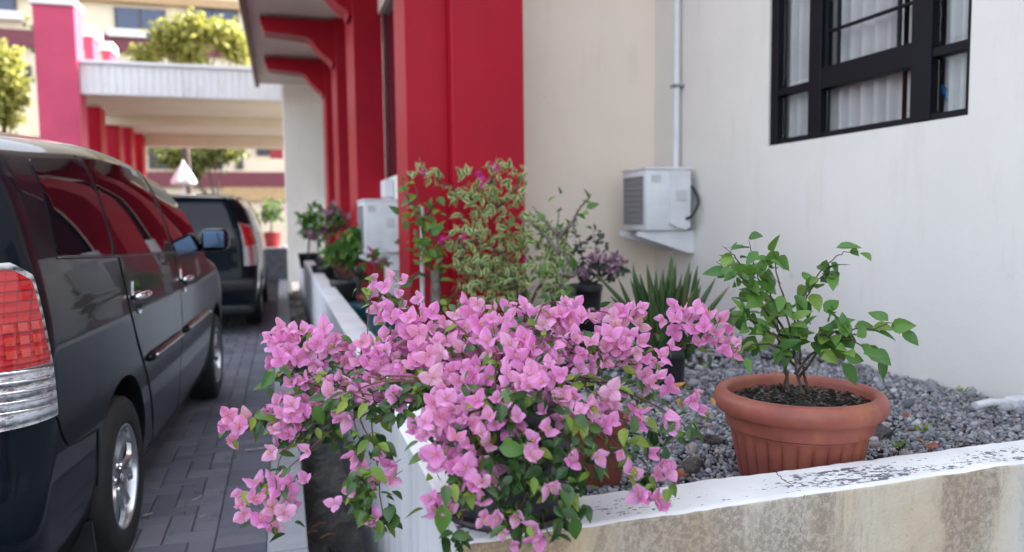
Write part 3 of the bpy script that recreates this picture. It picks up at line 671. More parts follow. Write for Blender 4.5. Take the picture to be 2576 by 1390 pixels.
for k, px in enumerate((245, 292, 322, 351)):
    yy = onx(px, 300, -4.0).y + .3; o = bx('red_column', (-4.5, -4.0, yy, yy + .55, 0, zb - .003 if k else zb - .003), 'red_paint'); tag(o, 'red square column in the row under the walkway', 'column', 'red columns under the walkway')
    bx('bright_gap', (-4.55, -3.95, yy - .05, yy + .6, zc + .0, zb - .02), 'far_white', o, world=False)  # white blocks put in for the bright sky gap above the red columns

fb = empty('far_building', (-8, 44, 0), label='large cream building with blue windows closing the yard', cat='building')
FB = 44
bx('wall', (-40, 14, FB, FB + 6, 0, 17), 'far_cream', fb)
def fwin(px0, py0, px1, py1, mat='far_glass', ledge=True):
    a_, b_ = ony(px0, py0, FB - .1), ony(px1, py1, FB - .1); w = bx('window', (a_.x, b_.x, FB - .12, FB + .02, b_.z, a_.z), mat, fb)
    n = max(2, int((b_.x - a_.x) / .9))
    for k in range(n + 1): x = a_.x + (b_.x - a_.x - .1) * k / n; bx('frame', (x, x + .1, FB - .16, FB - .115, b_.z, a_.z), 'slab_dark', w, world=False)
    if ledge: bx('sill', (a_.x - .3, b_.x + .3, FB - .5, FB + .01, b_.z - .42, b_.z - .02), 'far_white', fb)
fwin(287, 18, 418, 82); fwin(-60, -20, 42, 32); fwin(470, 20, 600, 80)
for p in ((372, 362, 450, 425), (470, 362, 560, 425), (592, 360, 612, 425), (645, 362, 693, 392), (60, 165, 78, 195)): fwin(*p, 'dark_glass', False)
def band(py0, py1, mat, dpt=.25, px0=-200, px1=760):
    a_, b_ = ony(px0, py0, FB - dpt), ony(px1, py1, FB - dpt); return bx('band', (a_.x, b_.x, FB - dpt, FB - .002, min(a_.z, b_.z), max(a_.z, b_.z)), mat, fb)
band(-30, 15, 'tan_band', .4); band(104, 114, 'maroon', .3); band(428, 470, 'maroon', .35); band(470, 505, 'tan_band', .3, 560, 760); band(345, 356, 'tan_band', .3)
a_, b_ = ony(678, 348, 40), ony(712, 400, 40); tag(bx('banner', (a_.x, b_.x, 40, 40.08, b_.z, a_.z), 'pot_red'), 'red banner hanging beyond the pale pillar', 'banner')
tent = ony(460, 403, 30); bs = ony(460, 462, 30); hh = tent.z - bs.z; bm = bmesh.new()
lathe(bm, [(.002, hh), (.06, hh * .86), (.16, hh * .62), (.29, hh * .34), (.38, hh * .12), (.40, 0), (.33, -.06), (.05, .02)], 24, (tent.x, 30, bs.z), mod=lambda j, a_: 1 + .16 * math.sin(a_ * 6 + 1) * (j > 1))
tube(bm, [(tent.x, 30, 0), (tent.x, 30, tent.z)], .03, 6)
tag(build('parasol', bm, 'concrete_light', smooth=True), 'white pointed parasol standing beyond the parked dark car', 'parasol')

quad = leaf_mesh('tree_leaf_card', 'tree_leaf', 1, .62, .3, .15, nl=2, nw=1); quad2 = leaf_mesh('tree_leaf_card_dim', 'tree_leaf_dim', 1, .62, .3, .15, nl=2, nw=1)
def tree(px, py, Y, lobes, label, leafm, n, trunk_r=.12, ls=.26, group=None):
    base = ony(px, py, Y); base.z = 0; t = empty('tree', base, label=label, cat='tree', group=group); items = []
    cs = [(ony(x, y, Y), r / FPX * Y) for x, y, r in lobes]
    bm = bmesh.new(); top = cs[0][0]; mid = Vector((base.x, base.y, top.z * .45)); tube(bm, curve([base, mid + rv(.1), top], 5), [trunk_r * (1 - .07 * i) for i in range(11)], 8)
    for c, r in cs: tube(bm, curve([mid, mid.lerp(c, .5) + Vector((0, 0, .2)) + rv(.1), c], 4), [trunk_r * .5 * (1 - .1 * i) for i in range(9)], 6)
    build('trunk', bm, 'bark', t)
    for c, r in cs:
        for _ in range(int(n * (r / sum(q[1] for q in cs)))):
            d = rv(1).normalized() * r * random.random() ** .5 * random.uniform(.7, 1.35) * (.75 + .5 * noise.noise(Vector((c.x, c.y, c.z)) + rv(.0) + Vector((_ % 7, _ % 5, 0)))); p = c + Vector((d.x, d.y * 1.0, d.z * .85))
            items.append((leafm, frame(p, rv(1) + Vector((0, 0, -.2)), rv(.7) + Vector((0, 0, 1)), ls * random.uniform(.6, 1.3))))
    merge_copies('crown', items, t, None)
tree(470, 450, 33, [(430, 90, 55), (500, 70, 50), (370, 140, 38), (560, 90, 55), (600, 120, 50), (470, 130, 55)], 'bright yellow green tree rising behind the fluted parapet', quad, 3200, .16, .32)
tree(10, 450, 24, [(5, 150, 50), (25, 200, 45), (-20, 240, 60), (10, 290, 40), (40, 250, 25)], 'sunlit yellow green tree beside the tall pink column', quad, 1600, .1, .22)
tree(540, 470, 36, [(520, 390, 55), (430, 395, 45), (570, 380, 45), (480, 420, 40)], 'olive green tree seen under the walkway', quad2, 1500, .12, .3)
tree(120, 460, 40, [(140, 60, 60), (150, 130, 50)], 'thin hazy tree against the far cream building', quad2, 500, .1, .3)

# ================================================================== CARS
# CARFUNC BEGIN
CZ = [.20, .26, .34, .45, .56, .63, .75, .88, 1.0, 1.10, 1.18, 1.25, 1.35, 1.44, 1.505, 1.545, 1.577, 1.603, 1.622, 1.634]
CW = [.79, .825, .852, .868, .876, .880, .886, .886, .880, .868, .852, .834, .803, .768, .728, .693, .655, .59, .48, .25]
CR = [.12, .05, .015, .0, .005, .04, .065, .075, .08, .085, .095, .11, .145, .18, .215, .24, .27, .33, .45, .75]
CF = [.15, .08, .03, .0, .0, .02, .06, .14, .40, .95, 1.14, 1.24, 1.39, 1.55, 1.72, 1.84, 1.95, 2.1, 2.25, 2.5]
CARL, RC, FC = 4.58, .20, .45
def pchip(xs, ys):
    xs = np.array(xs, float); ys = np.array(ys, float)
    h = np.diff(xs); d = np.diff(ys) / h
    m = np.zeros_like(ys); m[0] = d[0]; m[-1] = d[-1]
    for i in range(1, len(xs) - 1):
        m[i] = 0 if d[i-1] * d[i] <= 0 else 2 * d[i-1] * d[i] / (d[i-1] + d[i])
    def f(x):
        x = min(max(x, xs[0]), xs[-1]); i = min(int(np.searchsorted(xs, x, 'right')) - 1, len(xs) - 2)
        t = (x - xs[i]) / h[i]
        return ((2*t**3 - 3*t*t + 1) * ys[i] + (t**3 - 2*t*t + t) * h[i] * m[i]
                + (-2*t**3 + 3*t*t) * ys[i+1] + (t**3 - t*t) * h[i] * m[i+1])
    return f
car_w, car_r, car_f = pchip(CZ, CW), pchip(CZ, CR), pchip(CZ, CF)
def arch(y, z):
    """the roof is bowed along its length"""
    k = min(max((z - 1.15) / .45, 0), 1); return z + k * k * (3 - 2 * k) * .062 * math.exp(-((y - 1.75) / 1.0) ** 2)
def barrel(y): return 1 - .03 * ((y - 2.2) / 2.3) ** 2
def car_pt(s, z):
    """skin of the car, right half: s 0..1 rear face, 1..2 rear corner, from 2 on along the side in metres"""
    r, w = car_r(z), car_w(z)
    wy = w * barrel(r + RC)
    rc = min(RC, wy * .6)
    if s <= 1: return (wy - rc) * s, r - .012 * (1 - s * s), arch(r, z)
    if s <= 2:
        a = (s - 1) * math.pi / 2
        return wy - rc + rc * math.sin(a), r + rc - rc * math.cos(a), arch(r + rc - rc * math.cos(a), z)
    y = r + rc + (s - 2)
    return w * barrel(y), y, arch(y, z)
def s_of(y, z): return 2 + y - car_r(z) - min(RC, car_w(z) * barrel(car_r(z) + RC) * .6)
CAR_X, CAR_Y, CAR_T = -1.529, 2.23, -math.radians(2.6)
# CARFUNC END

def car_normal(s, z):
    e = .004; z = min(max(z, .21), 1.628)
    a_ = Vector(car_pt(s + e, z)) - Vector(car_pt(s - e, z)); b_ = Vector(car_pt(s, z + e)) - Vector(car_pt(s, z - e))
    return a_.cross(b_).normalized()
def skin(s, z, off=0):
    p = Vector(car_pt(s, z)); return p + car_normal(s, z) * off if off else p
def side(y, z, off=0): return skin(s_of(y, z), z, off)
def patch(polys, off, cell=.045, mirror=False):
    """a piece of the car's skin cut out by a polygon of (s, z), lifted by off, with a rim down to the skin"""
    bm = bmesh.new(); P2 = [Vector(p) for p in polys]; n = len(P2)
    s0, s1 = min(p.x for p in P2), max(p.x for p in P2); z0, z1 = min(p.y for p in P2), max(p.y for p in P2)
    dense = []
    for i in range(n):
        a_, b_ = P2[i], P2[(i + 1) % n]; k = max(1, int((b_ - a_).length / cell))
        dense += [a_.lerp(b_, t / k) for t in range(k)]
    m = len(dense); pts = dense[:]
    x = s0 + cell * .5
    while x < s1:
        y = z0 + cell * .5
        while y < z1:
            pts.append(Vector((x, y))); y += cell
        x += cell
    vs_, es, fs, *_ = delaunay_2d_cdt(pts, [(i, (i + 1) % m) for i in range(m)], [], 1, 1e-5)
    bv = []
    for p in vs_:
        q = skin(p.x, p.y, off); bv.append(bm.verts.new((-q.x if mirror else q.x, q.y, q.z)))
    for f in fs:
        try: bm.faces.new([bv[k] for k in f])
        except ValueError: pass
    bm.faces.ensure_lookup_table(); rim = [e for e in bm.edges if len(e.link_faces) == 1]
    cm_ = {}
    for e in rim:
        for v in e.verts:
            if v not in cm_:
                nn = (v.normal if v.normal.length > .1 else Vector((1, 0, 0))); cm_[v] = None
    bm.normal_update()
    for v in list(cm_):
        q = v.co.copy(); i = bv.index(v); w = skin(vs_[i].x, vs_[i].y, -.004); cm_[v] = bm.verts.new((-w.x if mirror else w.x, w.y, w.z))
    for e in rim:
        a_, b_ = e.verts; bm.faces.new((a_, b_, cm_[b_], cm_[a_]))
    return bm
def yz(lst): return [(s_of(y, z), z) for y, z in lst]
def rounded(poly, r, n=4):
    out = []; P_ = [Vector(p) for p in poly]
    for i in range(len(P_)):
        a_, b_, c_ = P_[i - 1], P_[i], P_[(i + 1) % len(P_)]; u, w = (a_ - b_).normalized(), (c_ - b_).normalized()
        for k in range(n + 1):
            t = k / n; out.append(tuple((b_ + u * r) * (1 - t) ** 2 + b_ * 2 * t * (1 - t) + (b_ + w * r) * t * t))
    return out
def seam_strip(pts, w=.0032, off=.0012):
    bm = bmesh.new(); C = curve([side(y, z, off) for y, z in pts], 6); tube(bm, C, w, 4); return bm
def body_mesh():
    zs = list(np.concatenate([np.linspace(.2, 1.5, 58), np.linspace(1.515, 1.634, 18)])); rings = []; bm = bmesh.new()
    for z in zs:
        pts = [car_pt(s, z) for s in np.linspace(0, 1, 6)] + [car_pt(s, z) for s in np.linspace(1.12, 2, 8)]
        yend = CARL - car_f(z) - FC; s1 = s_of(yend, z)
        pts += [car_pt(s, z) for s in np.linspace(2.02, max(s1, 2.3), 84)]
        wx, ye, zz = pts[-1]
        for k in range(1, 11):
            a_ = k / 10 * math.pi / 2; pts.append((wx * max(math.cos(a_), 0) ** .55, ye + FC * math.sin(a_), zz))
        ring = [bm.verts.new(q) for q in pts] + [bm.verts.new((-q[0], q[1], q[2])) for q in pts[-2:0:-1]]
        rings.append(ring)
    n = len(rings[0])
    for a_, b_ in zip(rings, rings[1:]):
        for k in range(n): bm.faces.new((a_[k], a_[(k + 1) % n], b_[(k + 1) % n], b_[k]))
    bm.faces.new(rings[0][::-1]); bm.faces.new(rings[-1])
    me = to_mesh('car_body', bm, ['car_paint', 'black_trim'], True)
    o = bpy.data.objects.new('tmp_body', me); COL.objects.link(o)
    cb = bmesh.new()
    for yw in (1.0, 3.75):
        for sx in (-1, 1):
            r = bmesh.ops.create_cone(cb, cap_ends=True, segments=56, radius1=.385, radius2=.385, depth=.62)
            bmesh.ops.transform(cb, matrix=Matrix.Translation((sx * .83, yw, .33)) @ Matrix.Rotation(math.pi / 2, 4, 'Y'), verts=r['verts'])
    for f in cb.faces: f.material_index = 1
    cme = to_mesh('cut', cb, ['car_paint', 'black_trim']); c = bpy.data.objects.new('tmp_cut', cme); COL.objects.link(c)
    md = o.modifiers.new('b', 'BOOLEAN'); md.operation = 'DIFFERENCE'; md.object = c; md.solver = 'EXACT'
    dg = bpy.context.evaluated_depsgraph_get(); out = bpy.data.meshes.new_from_object(o.evaluated_get(dg)); out.name = 'car_body'
    bpy.data.objects.remove(o); bpy.data.objects.remove(c)
    out.polygons.foreach_set('use_smooth', [True] * len(out.polygons)); out.set_sharp_from_angle(angle=R(40)); return out
BODY = body_mesh()
def wheel_parts():
    """meshes of one wheel, axle along +X pointing outwards"""
    RT = Matrix.Rotation(math.pi / 2, 4, 'Y'); out = {}
    bm = bmesh.new(); lathe(bm, [(.196, -.10), (.23, -.107), (.295, -.102), (.314, -.082), (.319, -.05), (.3195, -.048), (.3165, -.044), (.3195, -.040), (.3205, 0), (.3195, .040), (.3165, .044), (.3195, .048), (.319, .05), (.314, .082), (.297, .100), (.288, .1035), (.286, .1015), (.262, .1075), (.225, .106), (.205, .100), (.199, .093), (.196, .08)], 72)
    bm.transform(RT); out['tyre'] = to_mesh('tyre', bm, 'rubber', 50)
    bm = bmesh.new(); lathe(bm, [(.198, .094), (.203, .099), (.1985, .1005), (.193, .096), (.189, .080), (.184, .03), (.178, -.09)], 64)
    for k in range(5):
        for side_, sw in ((-1, .30), (1, .30)):
            a0 = k * 2 * math.pi / 5; L = []
            for t in np.linspace(0, 1, 9):
                r = .030 + t * .160; ang = a0 + side_ * (.10 + .22 * t + .06 * math.sin(t * math.pi * 2)) ; w = .017 + .010 * abs(t - .5) * 2 + (.006 if t > .85 else 0)
                zz = .058 + .030 * math.sin(t * 2.2) - .004 * t
                c = Vector((r * math.cos(ang), r * math.sin(ang), zz)); tn = Vector((-math.sin(ang), math.cos(ang), 0))
                L.append([bm.verts.new(c + tn * w * side_ * .9 - Vector((0, 0, .012))), bm.verts.new(c + tn * w * side_ * .55 + Vector((0, 0, .004))), bm.verts.new(c - tn * w * side_ * .8 - Vector((0, 0, .002))), bm.verts.new(c - tn * w * side_ * .9 - Vector((0, 0, .03)))])
            for p, q in zip(L, L[1:]):
                for j in range(4): bm.faces.new((p[j], p[(j + 1) % 4], q[(j + 1) % 4], q[j]))
    lathe(bm, [(.0, .070), (.034, .070), (.040, .066), (.062, .060), (.066, .045), (.066, .02)], 40)
    bm.transform(RT); out['rim'] = to_mesh('rim', bm, 'alloy', 35)
    bm = bmesh.new(); lathe(bm, [(.0, -.015), (.155, -.015), (.155, -.03), (0, -.03)], 48); bm.transform(RT); out['brake_disc'] = to_mesh('brake_disc', bm, 'alloy_dark', 40)
    bm = bmesh.new(); lathe(bm, [(.030, .071), (.030, .080), (.026, .083), (0, .084)], 32); bm.transform(RT); out['hub_cap'] = to_mesh('hub_cap', bm, 'alloy_dark', 40)
    bm = bmesh.new()
    for rx, ry, cy in ((.020, .0135, 0), (.0065, .0125, 0), (.0125, .0055, .005)):
        tube(bm, [(rx * math.cos(t), cy + ry * math.sin(t), .0845) for t in np.linspace(0, 2 * math.pi, 25)], .0016, 5, False)
    bm.transform(RT @ Matrix.Rotation(math.pi / 2, 4, 'Z')); out['emblem'] = to_mesh('emblem', bm, 'chrome', True)
    bm = bmesh.new(); lathe(bm, [(.011, .055), (.011, .074), (.008, .079), (0, .080)], 8); bm.transform(Matrix.Translation((.0, .0, 0))); out['lug_nut'] = to_mesh('lug_nut', bm, 'chrome', 30)
    return out
WP = wheel_parts()
def wheel(car, sx, y, full=True, turn=0):
    w = bpy.data.objects.new('wheel', None); COL.objects.link(w); w.parent = car; w.empty_display_size = .05
    w.location = (sx * .765, y, .32); w.rotation_euler = (turn, 0, 0 if sx > 0 else math.pi)
    for k in ('tyre', 'rim', 'brake_disc', 'hub_cap', 'emblem'):
        if k in ('tyre', 'rim') or full: ob(k, WP[k], w, False)
    if full:
        for j in range(5):
            a_ = j * 2 * math.pi / 5 + math.pi / 5; o = ob('lug_nut', WP['lug_nut'], w, False)
            o.matrix_basis = Matrix.Rotation(math.pi / 2, 4, 'Y') @ Matrix.Translation((.050 * math.cos(a_), .050 * math.sin(a_), 0))
def lamp(car, polyR, polyC, polyB, mirror=False, leds=True):
    """tail lamp: clear border, red upper lens, ribbed clear lower lens"""
    b = build('taillight', patch(polyB, .006, .04, mirror), 'lamp_clear', car, 40, False)
    rd = build('red_lens', patch(polyR, .012, .03, mirror), 'lamp_red', b, 40, False)
    cl = build('clear_lens', patch(polyC, .010, .03, mirror), 'lamp_clear', b, 40, False)
    if leds:
        for i in range(3):
            for j in range(3):
                s = 1.44 + i * .115; z = .945 + j * .036; build('lamp_segment', patch([(s, z), (s + .075, z), (s + .075, z + .022), (s, z + .022)], .0145, .02, mirror), 'lamp_led', b, None, False)
        for k in range(5):
            z = .79 + k * .027; bm = bmesh.new()
            tube(bm, [skin(s, z + (.012 - .014 * (s - 1.3)) , .012) for s in np.linspace(1.25, 1.80 + .012 * (4 - k), 12)], .0045, 5); build('rib', bm, 'chrome', b, True, False)
def car(x, y, rot, label, near):
    c = empty('parked_car', (x, y, 0), rot, label, 'car', 'dark cars parked along the kerb')
    ob('body', BODY, c, False)
    for yw in (1.0, 3.75):
        for sx in (1, -1): wheel(c, sx, yw, near and sx > 0, 0.35)
    for mir in (False, True):
        if mir and near: continue
        g = rounded([(.46, 1.213), (1.055, 1.19), (1.165, 1.528), (.61, 1.512)], .05)
        build('quarter_window', patch(yz(g), .0035, .045, mir), 'car_glass', c, 40, False)
        g = rounded([(1.105, 1.188), (2.17, 1.160), (2.17, 1.532), (1.205, 1.530)], .03)
        build('door_window', patch(yz(g), .0035, .05, mir), 'car_glass', c, 40, False)
        g = rounded([(2.27, 1.158), (3.28, 1.115), (3.02, 1.36), (2.66, 1.515), (2.27, 1.53)], .03)
        build('door_window', patch(yz(g), .0035, .05, mir), 'car_glass', c, 40, False)
    for mir in (False, True):
        pts = rounded([(0.0, 1.20), (.80, 1.20), (.86, 1.50), (0.0, 1.51)], .004) if near else rounded([(0.0, 1.13), (.98, 1.13), (.98, 1.52), (0.0, 1.53)], .004)
        build('rear_window', patch(pts, .004, .06, mir), 'car_glass', c, 40, False)
    bm = bmesh.new(); pts = []
    for t in np.linspace(-.55, .55, 14): pts.append((t, .235 + .05 * abs(t), 1.60 - .03 * abs(t)))
    tube(bm, pts, .02, 8); build('spoiler', bm, 'car_paint', c, True, False)
    bm = bmesh.new(); box(bm, -.80, .80, -.012, .10, .24, .36, .03, seg=3); build('bumper_skirt', bm, 'black_trim', c, 40, False)
    if near:
        B = rounded([(.9, 1.20), (1.62, 1.205), (1.83, 1.165), (1.865, 1.0), (1.975, .755), (.9, .752)], .02)
        lamp(c, rounded([(.92, 1.185), (1.60, 1.185), (1.775, 1.150), (1.80, 1.01), (1.845, .915), (.92, .915)], .02), rounded([(.92, .905), (1.848, .905), (1.94, .768), (.92, .768)], .012), B)
        # doors: their own skins with dark gaps, handles and mouldings
        rear = [(1.130, 1.178), (1.118, 1.10), (1.135, .98), (1.215, .835), (1.289, .739), (1.385, .64), (1.46, .54), (1.52, .42), (1.60, .30), (2.225, .285), (2.222, 1.152)]
        d1 = build('door', patch(yz(rear), .0022, .05), 'car_paint', c, 40, False)
        front = [(2.237, 1.150), (2.238, .285), (3.10, .285), (3.26, .45), (3.33, .75), (3.34, 1.105)]
        d2 = build('door', patch(yz(front), .0022, .05), 'car_paint', c, 40, False)
        for nm, pts in (('door_gap', rear[:9]), ('door_gap', [(2.2305, 1.150), (2.2315, .8), (2.2315, .29)]), ('door_gap', [(1.08, 1.188), (1.185, 1.54)]), ('bumper_gap', [(.262, .745), (.30, .69), (.36, .635), (.44, .618), (.56, .608), (.66, .60)]),
                        ('belt_strip', [(.46, 1.205), (1.10, 1.180), (2.2, 1.152), (3.3, 1.108)]), ('sill_gap', [(1.56, .275), (2.3, .272), (3.2, .27)])):
            build(nm, seam_strip(pts, .0042 if nm == 'belt_strip' else .0030, .0018), 'alloy_dark' if nm == 'belt_strip' else 'seam', c, True, False)
        for d, y0, y1 in ((d1, 1.385, 2.19), (d2, 2.27, 3.28)):
            bm = bmesh.new(); ys = np.linspace(y0, y1, 14); tube(bm, [side(q, .715 - .006 * (q - y0), .006) for q in ys], [.012] + [.021] * 12 + [.012], 10); build('moulding', bm, 'car_paint', d, True, False)
            bm = bmesh.new(); tube(bm, [side(q, .722 - .006 * (q - y0), .025) for q in ys[1:-1]], .006, 6); build('chrome_strip', bm, 'chrome', d, True, False)
        for d, yc, zc_ in ((d1, 1.275, 1.005), (d2, 2.36, .995)):
            pl_ = [(s_of(yc + .068 * math.cos(t), zc_ + .075 * math.sin(t)), zc_ + .075 * math.sin(t)) for t in np.linspace(0, 2 * math.pi, 28)[:-1]]
            build('handle_dish', patch(pl_, .007, .02), 'chrome', d, 40, False)
            bm = bmesh.new(); tube(bm, [side(yc - .085, zc_, .006), side(yc - .075, zc_ + .001, .026), side(yc - .03, zc_ + .003, .036), side(yc + .04, zc_ + .003, .036), side(yc + .085, zc_ + .001, .024), side(yc + .095, zc_, .006)], [.010, .014, .017, .017, .014, .010], 10); build('handle', bm, 'chrome', d, True, False)
        bm = bmesh.new(); box(bm, .85, 1.035, 3.20, 3.34, 1.12, 1.27, .045, seg=4); box(bm, .78, .88, 3.24, 3.32, 1.13, 1.17, .01); mr_ = build('side_mirror', bm, 'car_paint', c, 40, False)
        bm = bmesh.new(); box(bm, .875, 1.012, 3.192, 3.202, 1.142, 1.252, .004); build('mirror_glass', bm, 'mirror_glass', mr_, None, False)
        bm = bmesh.new(); g_ = [(.78, .62), (.84, .62), (.84, .655), (.80, .685), (.76, .66)]
        bm2_ = bmesh.new(); prism(bm2_, [(.60, .30), (.85, .30), (.862, .16), (.62, .16)], .585, .60); bm.free(); build('mud_flap', bm2_, 'black_trim', c, None, False)
        bm = bmesh.new(); tube(bm, [side(.66 + .0 * k, .60 - k * .05, .002) for k in range(5)], .004, 5); build('arch_edge', bm, 'seam', c, True, False)
    else:
        for mir in (False, True):
            lamp(c, rounded([(1.25, 1.28), (1.75, 1.24), (1.86, 1.05), (1.25, 1.03)], .03), rounded([(1.22, 1.02), (1.87, 1.04), (1.9, .83), (1.2, .82)], .02), rounded([(1.2, 1.31), (1.78, 1.27), (1.9, 1.05), (1.93, .81), (1.17, .80)], .03), mir, False)
        bm = bmesh.new(); box(bm, -.84, .84, -.03, .12, .50, .66, .03, seg=3); build('bumper', bm, 'black_trim', c, 40, False)
        bx('number_plate', (-.22, .22, -.01, .05, .80, .92), 'black_trim', c, world=False)
    return c
car(CAR_X, CAR_Y, CAR_T, 'glossy dark green black people carrier with alloy wheels and tall red lamp', True)
car(-1.16, 9.15, R(-.5), 'black people carrier parked ahead with a boxy rear end', False)

# ================================================================== POTS AND PLANTS
def pot(name, c, r_rim, r_base, h, mat, label, cat='pot', lip=.016, soil=None, group=None, soil_d=.03):
    p = empty(name, c, label=label, cat=cat, group=group)
    bm = bmesh.new(); t = .008
    lathe(bm, [(0, .004), (r_base * .9, .004), (r_base, 0), (r_base + .003, .01), (r_base + (r_rim - r_base) * .55, h * .55), (r_rim - lip * .4, h - .05), (r_rim - lip * .4 + .002, h - .045), (r_rim, h - .042), (r_rim + .003, h - .004), (r_rim, h), (r_rim - t, h), (r_rim - t - .004, h - .06)], 56)
    build('shell', bm, mat, p, 45, False)
    bm = bmesh.new(); n = 14
    rg = lathe(bm, [(r_rim - t - .002, h - soil_d), (r_rim * .7, h - soil_d + .004), (r_rim * .35, h - soil_d + .008), (.004, h - soil_d + .010)], 28)
    for v in bm.verts: v.co.z += .006 * noise.noise(v.co * 40)
    build('soil', bm, 'dark_soil', p, True, False); return p

# --- big fluted terracotta pot
TP = Vector((1.452, 1.835, .482)); TR = .243
tp = empty('terracotta_pot', TP, label='large fluted terracotta pot with thick rolled rim standing on the gravel', cat='pot')
prof = [(0, .0), (.150, .0), (.156, .012), (.166, .06), (.178, .12), (.189, .175), (.1945, .198), (.196, .204), (.208, .210), (.2095, .22), (.214, .252), (.216, .256), (.236, .258), (.242, .268), (.2445, .282), (.243, .296), (.236, .308), (.224, .3145), (.212, .315), (.205, .309), (.202, .298), (.196, .20)]
NF = 28
def flute(j, a_):
    if 2 <= j <= 5:
        k = (1, .9, .9, .75)[j - 2]; return 1 + k * .075 * (abs(math.sin(a_ * NF / 2)) ** .6 - .75)
    return 1
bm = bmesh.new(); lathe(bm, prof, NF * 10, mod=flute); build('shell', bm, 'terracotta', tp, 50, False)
bm = bmesh.new(); lathe(bm, [(.201, .268), (.17, .272), (.12, .276), (.06, .280), (.003, .281)], 60)
for v in bm.verts: v.co.z += .012 * noise.noise(v.co * 22) + .008 * noise.noise(v.co * 60)
build('soil', bm, 'dark_soil', tp, True, False)
chips = []; chm = ico(3, 1, (1.6, .5, .25), .3); chm = to_mesh('chip', chm, 'wood'); chm2 = to_mesh('chip', ico(5, 1, (1, .7, .5), .3), 'dark_soil'); chm3 = to_mesh('chip', ico(6, 1, (1, .6, .4), .3), 'bark_grey')
for _ in range(900):
    a_, r = random.uniform(0, 6.283), .196 * math.sqrt(random.random()); chips.append((random.choices([chm, chm2, chm3], [3, 5, 1])[0], frame(TP + Vector((r * math.cos(a_), r * math.sin(a_), .277 + random.uniform(0, .010))), rv(1) * Vector((1, 1, .25)), (0, 0, 1), random.uniform(.004, .010))))
merge_copies('mulch', chips, tp)

# --- the other pots
BP = Vector((.470, 1.575, PTOP + .004))
pot('plastic_pot', BP, .158, .122, .265, 'pot_grey', 'grey plastic pot on the wall corner under the pink bougainvillea')
bm = bmesh.new(); lathe(bm, [(0, -.004), (.145, -.004), (.152, .006), (.150, .012), (.13, .010)], 48, BP); tag(build('pot_saucer', bm, 'pot_saucer', smooth=40), 'dark round saucer under the bougainvillea pot on the wall corner', 'saucer')
tag(bx('wood_block', (.395, .43, 1.44, 1.50, PTOP - .004, PTOP + .001), 'wood'), 'small dark wood sliver under the pot on the wall corner', 'wood')
sp_ = onz(1676, 975, GZ); SP = Vector((sp_.x, sp_.y + .03, GZ)); pot('plastic_pot', SP, .108, .088, .185, 'pot_black', 'black plastic pot holding the spiky upright leaves')
KP = ony(1473, 790, 4.75); KP.z = GZ; kh = ony(1473, 716, 4.75).z - GZ; kpo = pot('plastic_pot', KP, .118, .092, kh, 'pot_black', 'black pot holding the dark purple flowering plant')
bx('sticker', (KP.x - .012, KP.x + .014, KP.y - .119, KP.y - .1165, GZ + kh * .5, GZ + kh * .5 + .012), 'white_plastic', kpo)
GP = ony(1416, 800, 4.35); GP.z = GZ; gh = ony(1416, 728, 4.35).z - GZ; pot('plastic_pot', GP, .082, .066, gh, 'pot_grey', 'grey pot with a twisted branch beside the black pot')
TE = ony(962, 833, 4.45); TE.z = GZ; te_h = ony(962, 776, 4.45).z - GZ; pot('plastic_pot', TE, .092, .074, te_h, 'pot_teal', 'teal plastic pot standing near the planter side wall')
TQ = ony(1505, 1150, 2.0); TQ.z = GZ; pot('clay_pot', TQ, .085, .065, .20, 'clay_dark', 'small terracotta pot half hidden behind the pink flowers')
for k, (dx, r) in enumerate(((0, .013), (.03, .010))):
    bm = bmesh.new(); p = TE + Vector((-.14, -.08 - dx * 2, .012)); tube(bm, [p, p + Vector((.12, .01, .004)), p + Vector((.30, -.01, 0))], r, 8); tag(build('stick', bm, 'bark_grey', smooth=True), ('thick grey stick lying on the gravel before the teal pot', 'thin grey stick lying on the gravel before the teal pot')[k], 'stick')
p = onz(1450, 1240, PTOP - .02)
bm = bmesh.new(); tube(bm, [at(1442, 1170, 1.72), at(1470, 1240, 1.62)], .009, 4); tag(build('slat', bm, 'pot_black'), 'thin black strip leaning behind the bougainvillea pot', 'strip')

# --- leaf and flower meshes
LD = [leaf_mesh('leaf', 'leaf_dark', 1, w, f, d) for w, f, d in ((.56, .35, .2), (.5, .2, .35), (.6, .45, .1))]
LL = [leaf_mesh('leaf', 'leaf_lime', 1, w, f, d) for w, f, d in ((.52, .35, .2), (.48, .2, .3))]
LM = [leaf_mesh('leaf', 'leaf_mid', 1, w, f, d) for w, f, d in ((.60, .3, .22), (.55, .2, .35), (.66, .4, .12))]
LV = [leaf_mesh('leaf', 'leaf_varieg', 1, w, f, d) for w, f, d in ((.46, .35, .25), (.42, .2, .35), (.5, .5, .15))]
LP = [leaf_mesh('leaf', 'leaf_purple', 1, w, f, d, nl=4) for w, f, d in ((.6, .3, .2), (.55, .2, .3))]
PM_ = [leaf_mesh('petal', 'petal_mauve', 1, .7, .3, .1, nl=3)]
PG_ = [leaf_mesh('petal', 'petal_magenta', 1, .7, .3, .1, nl=3)]
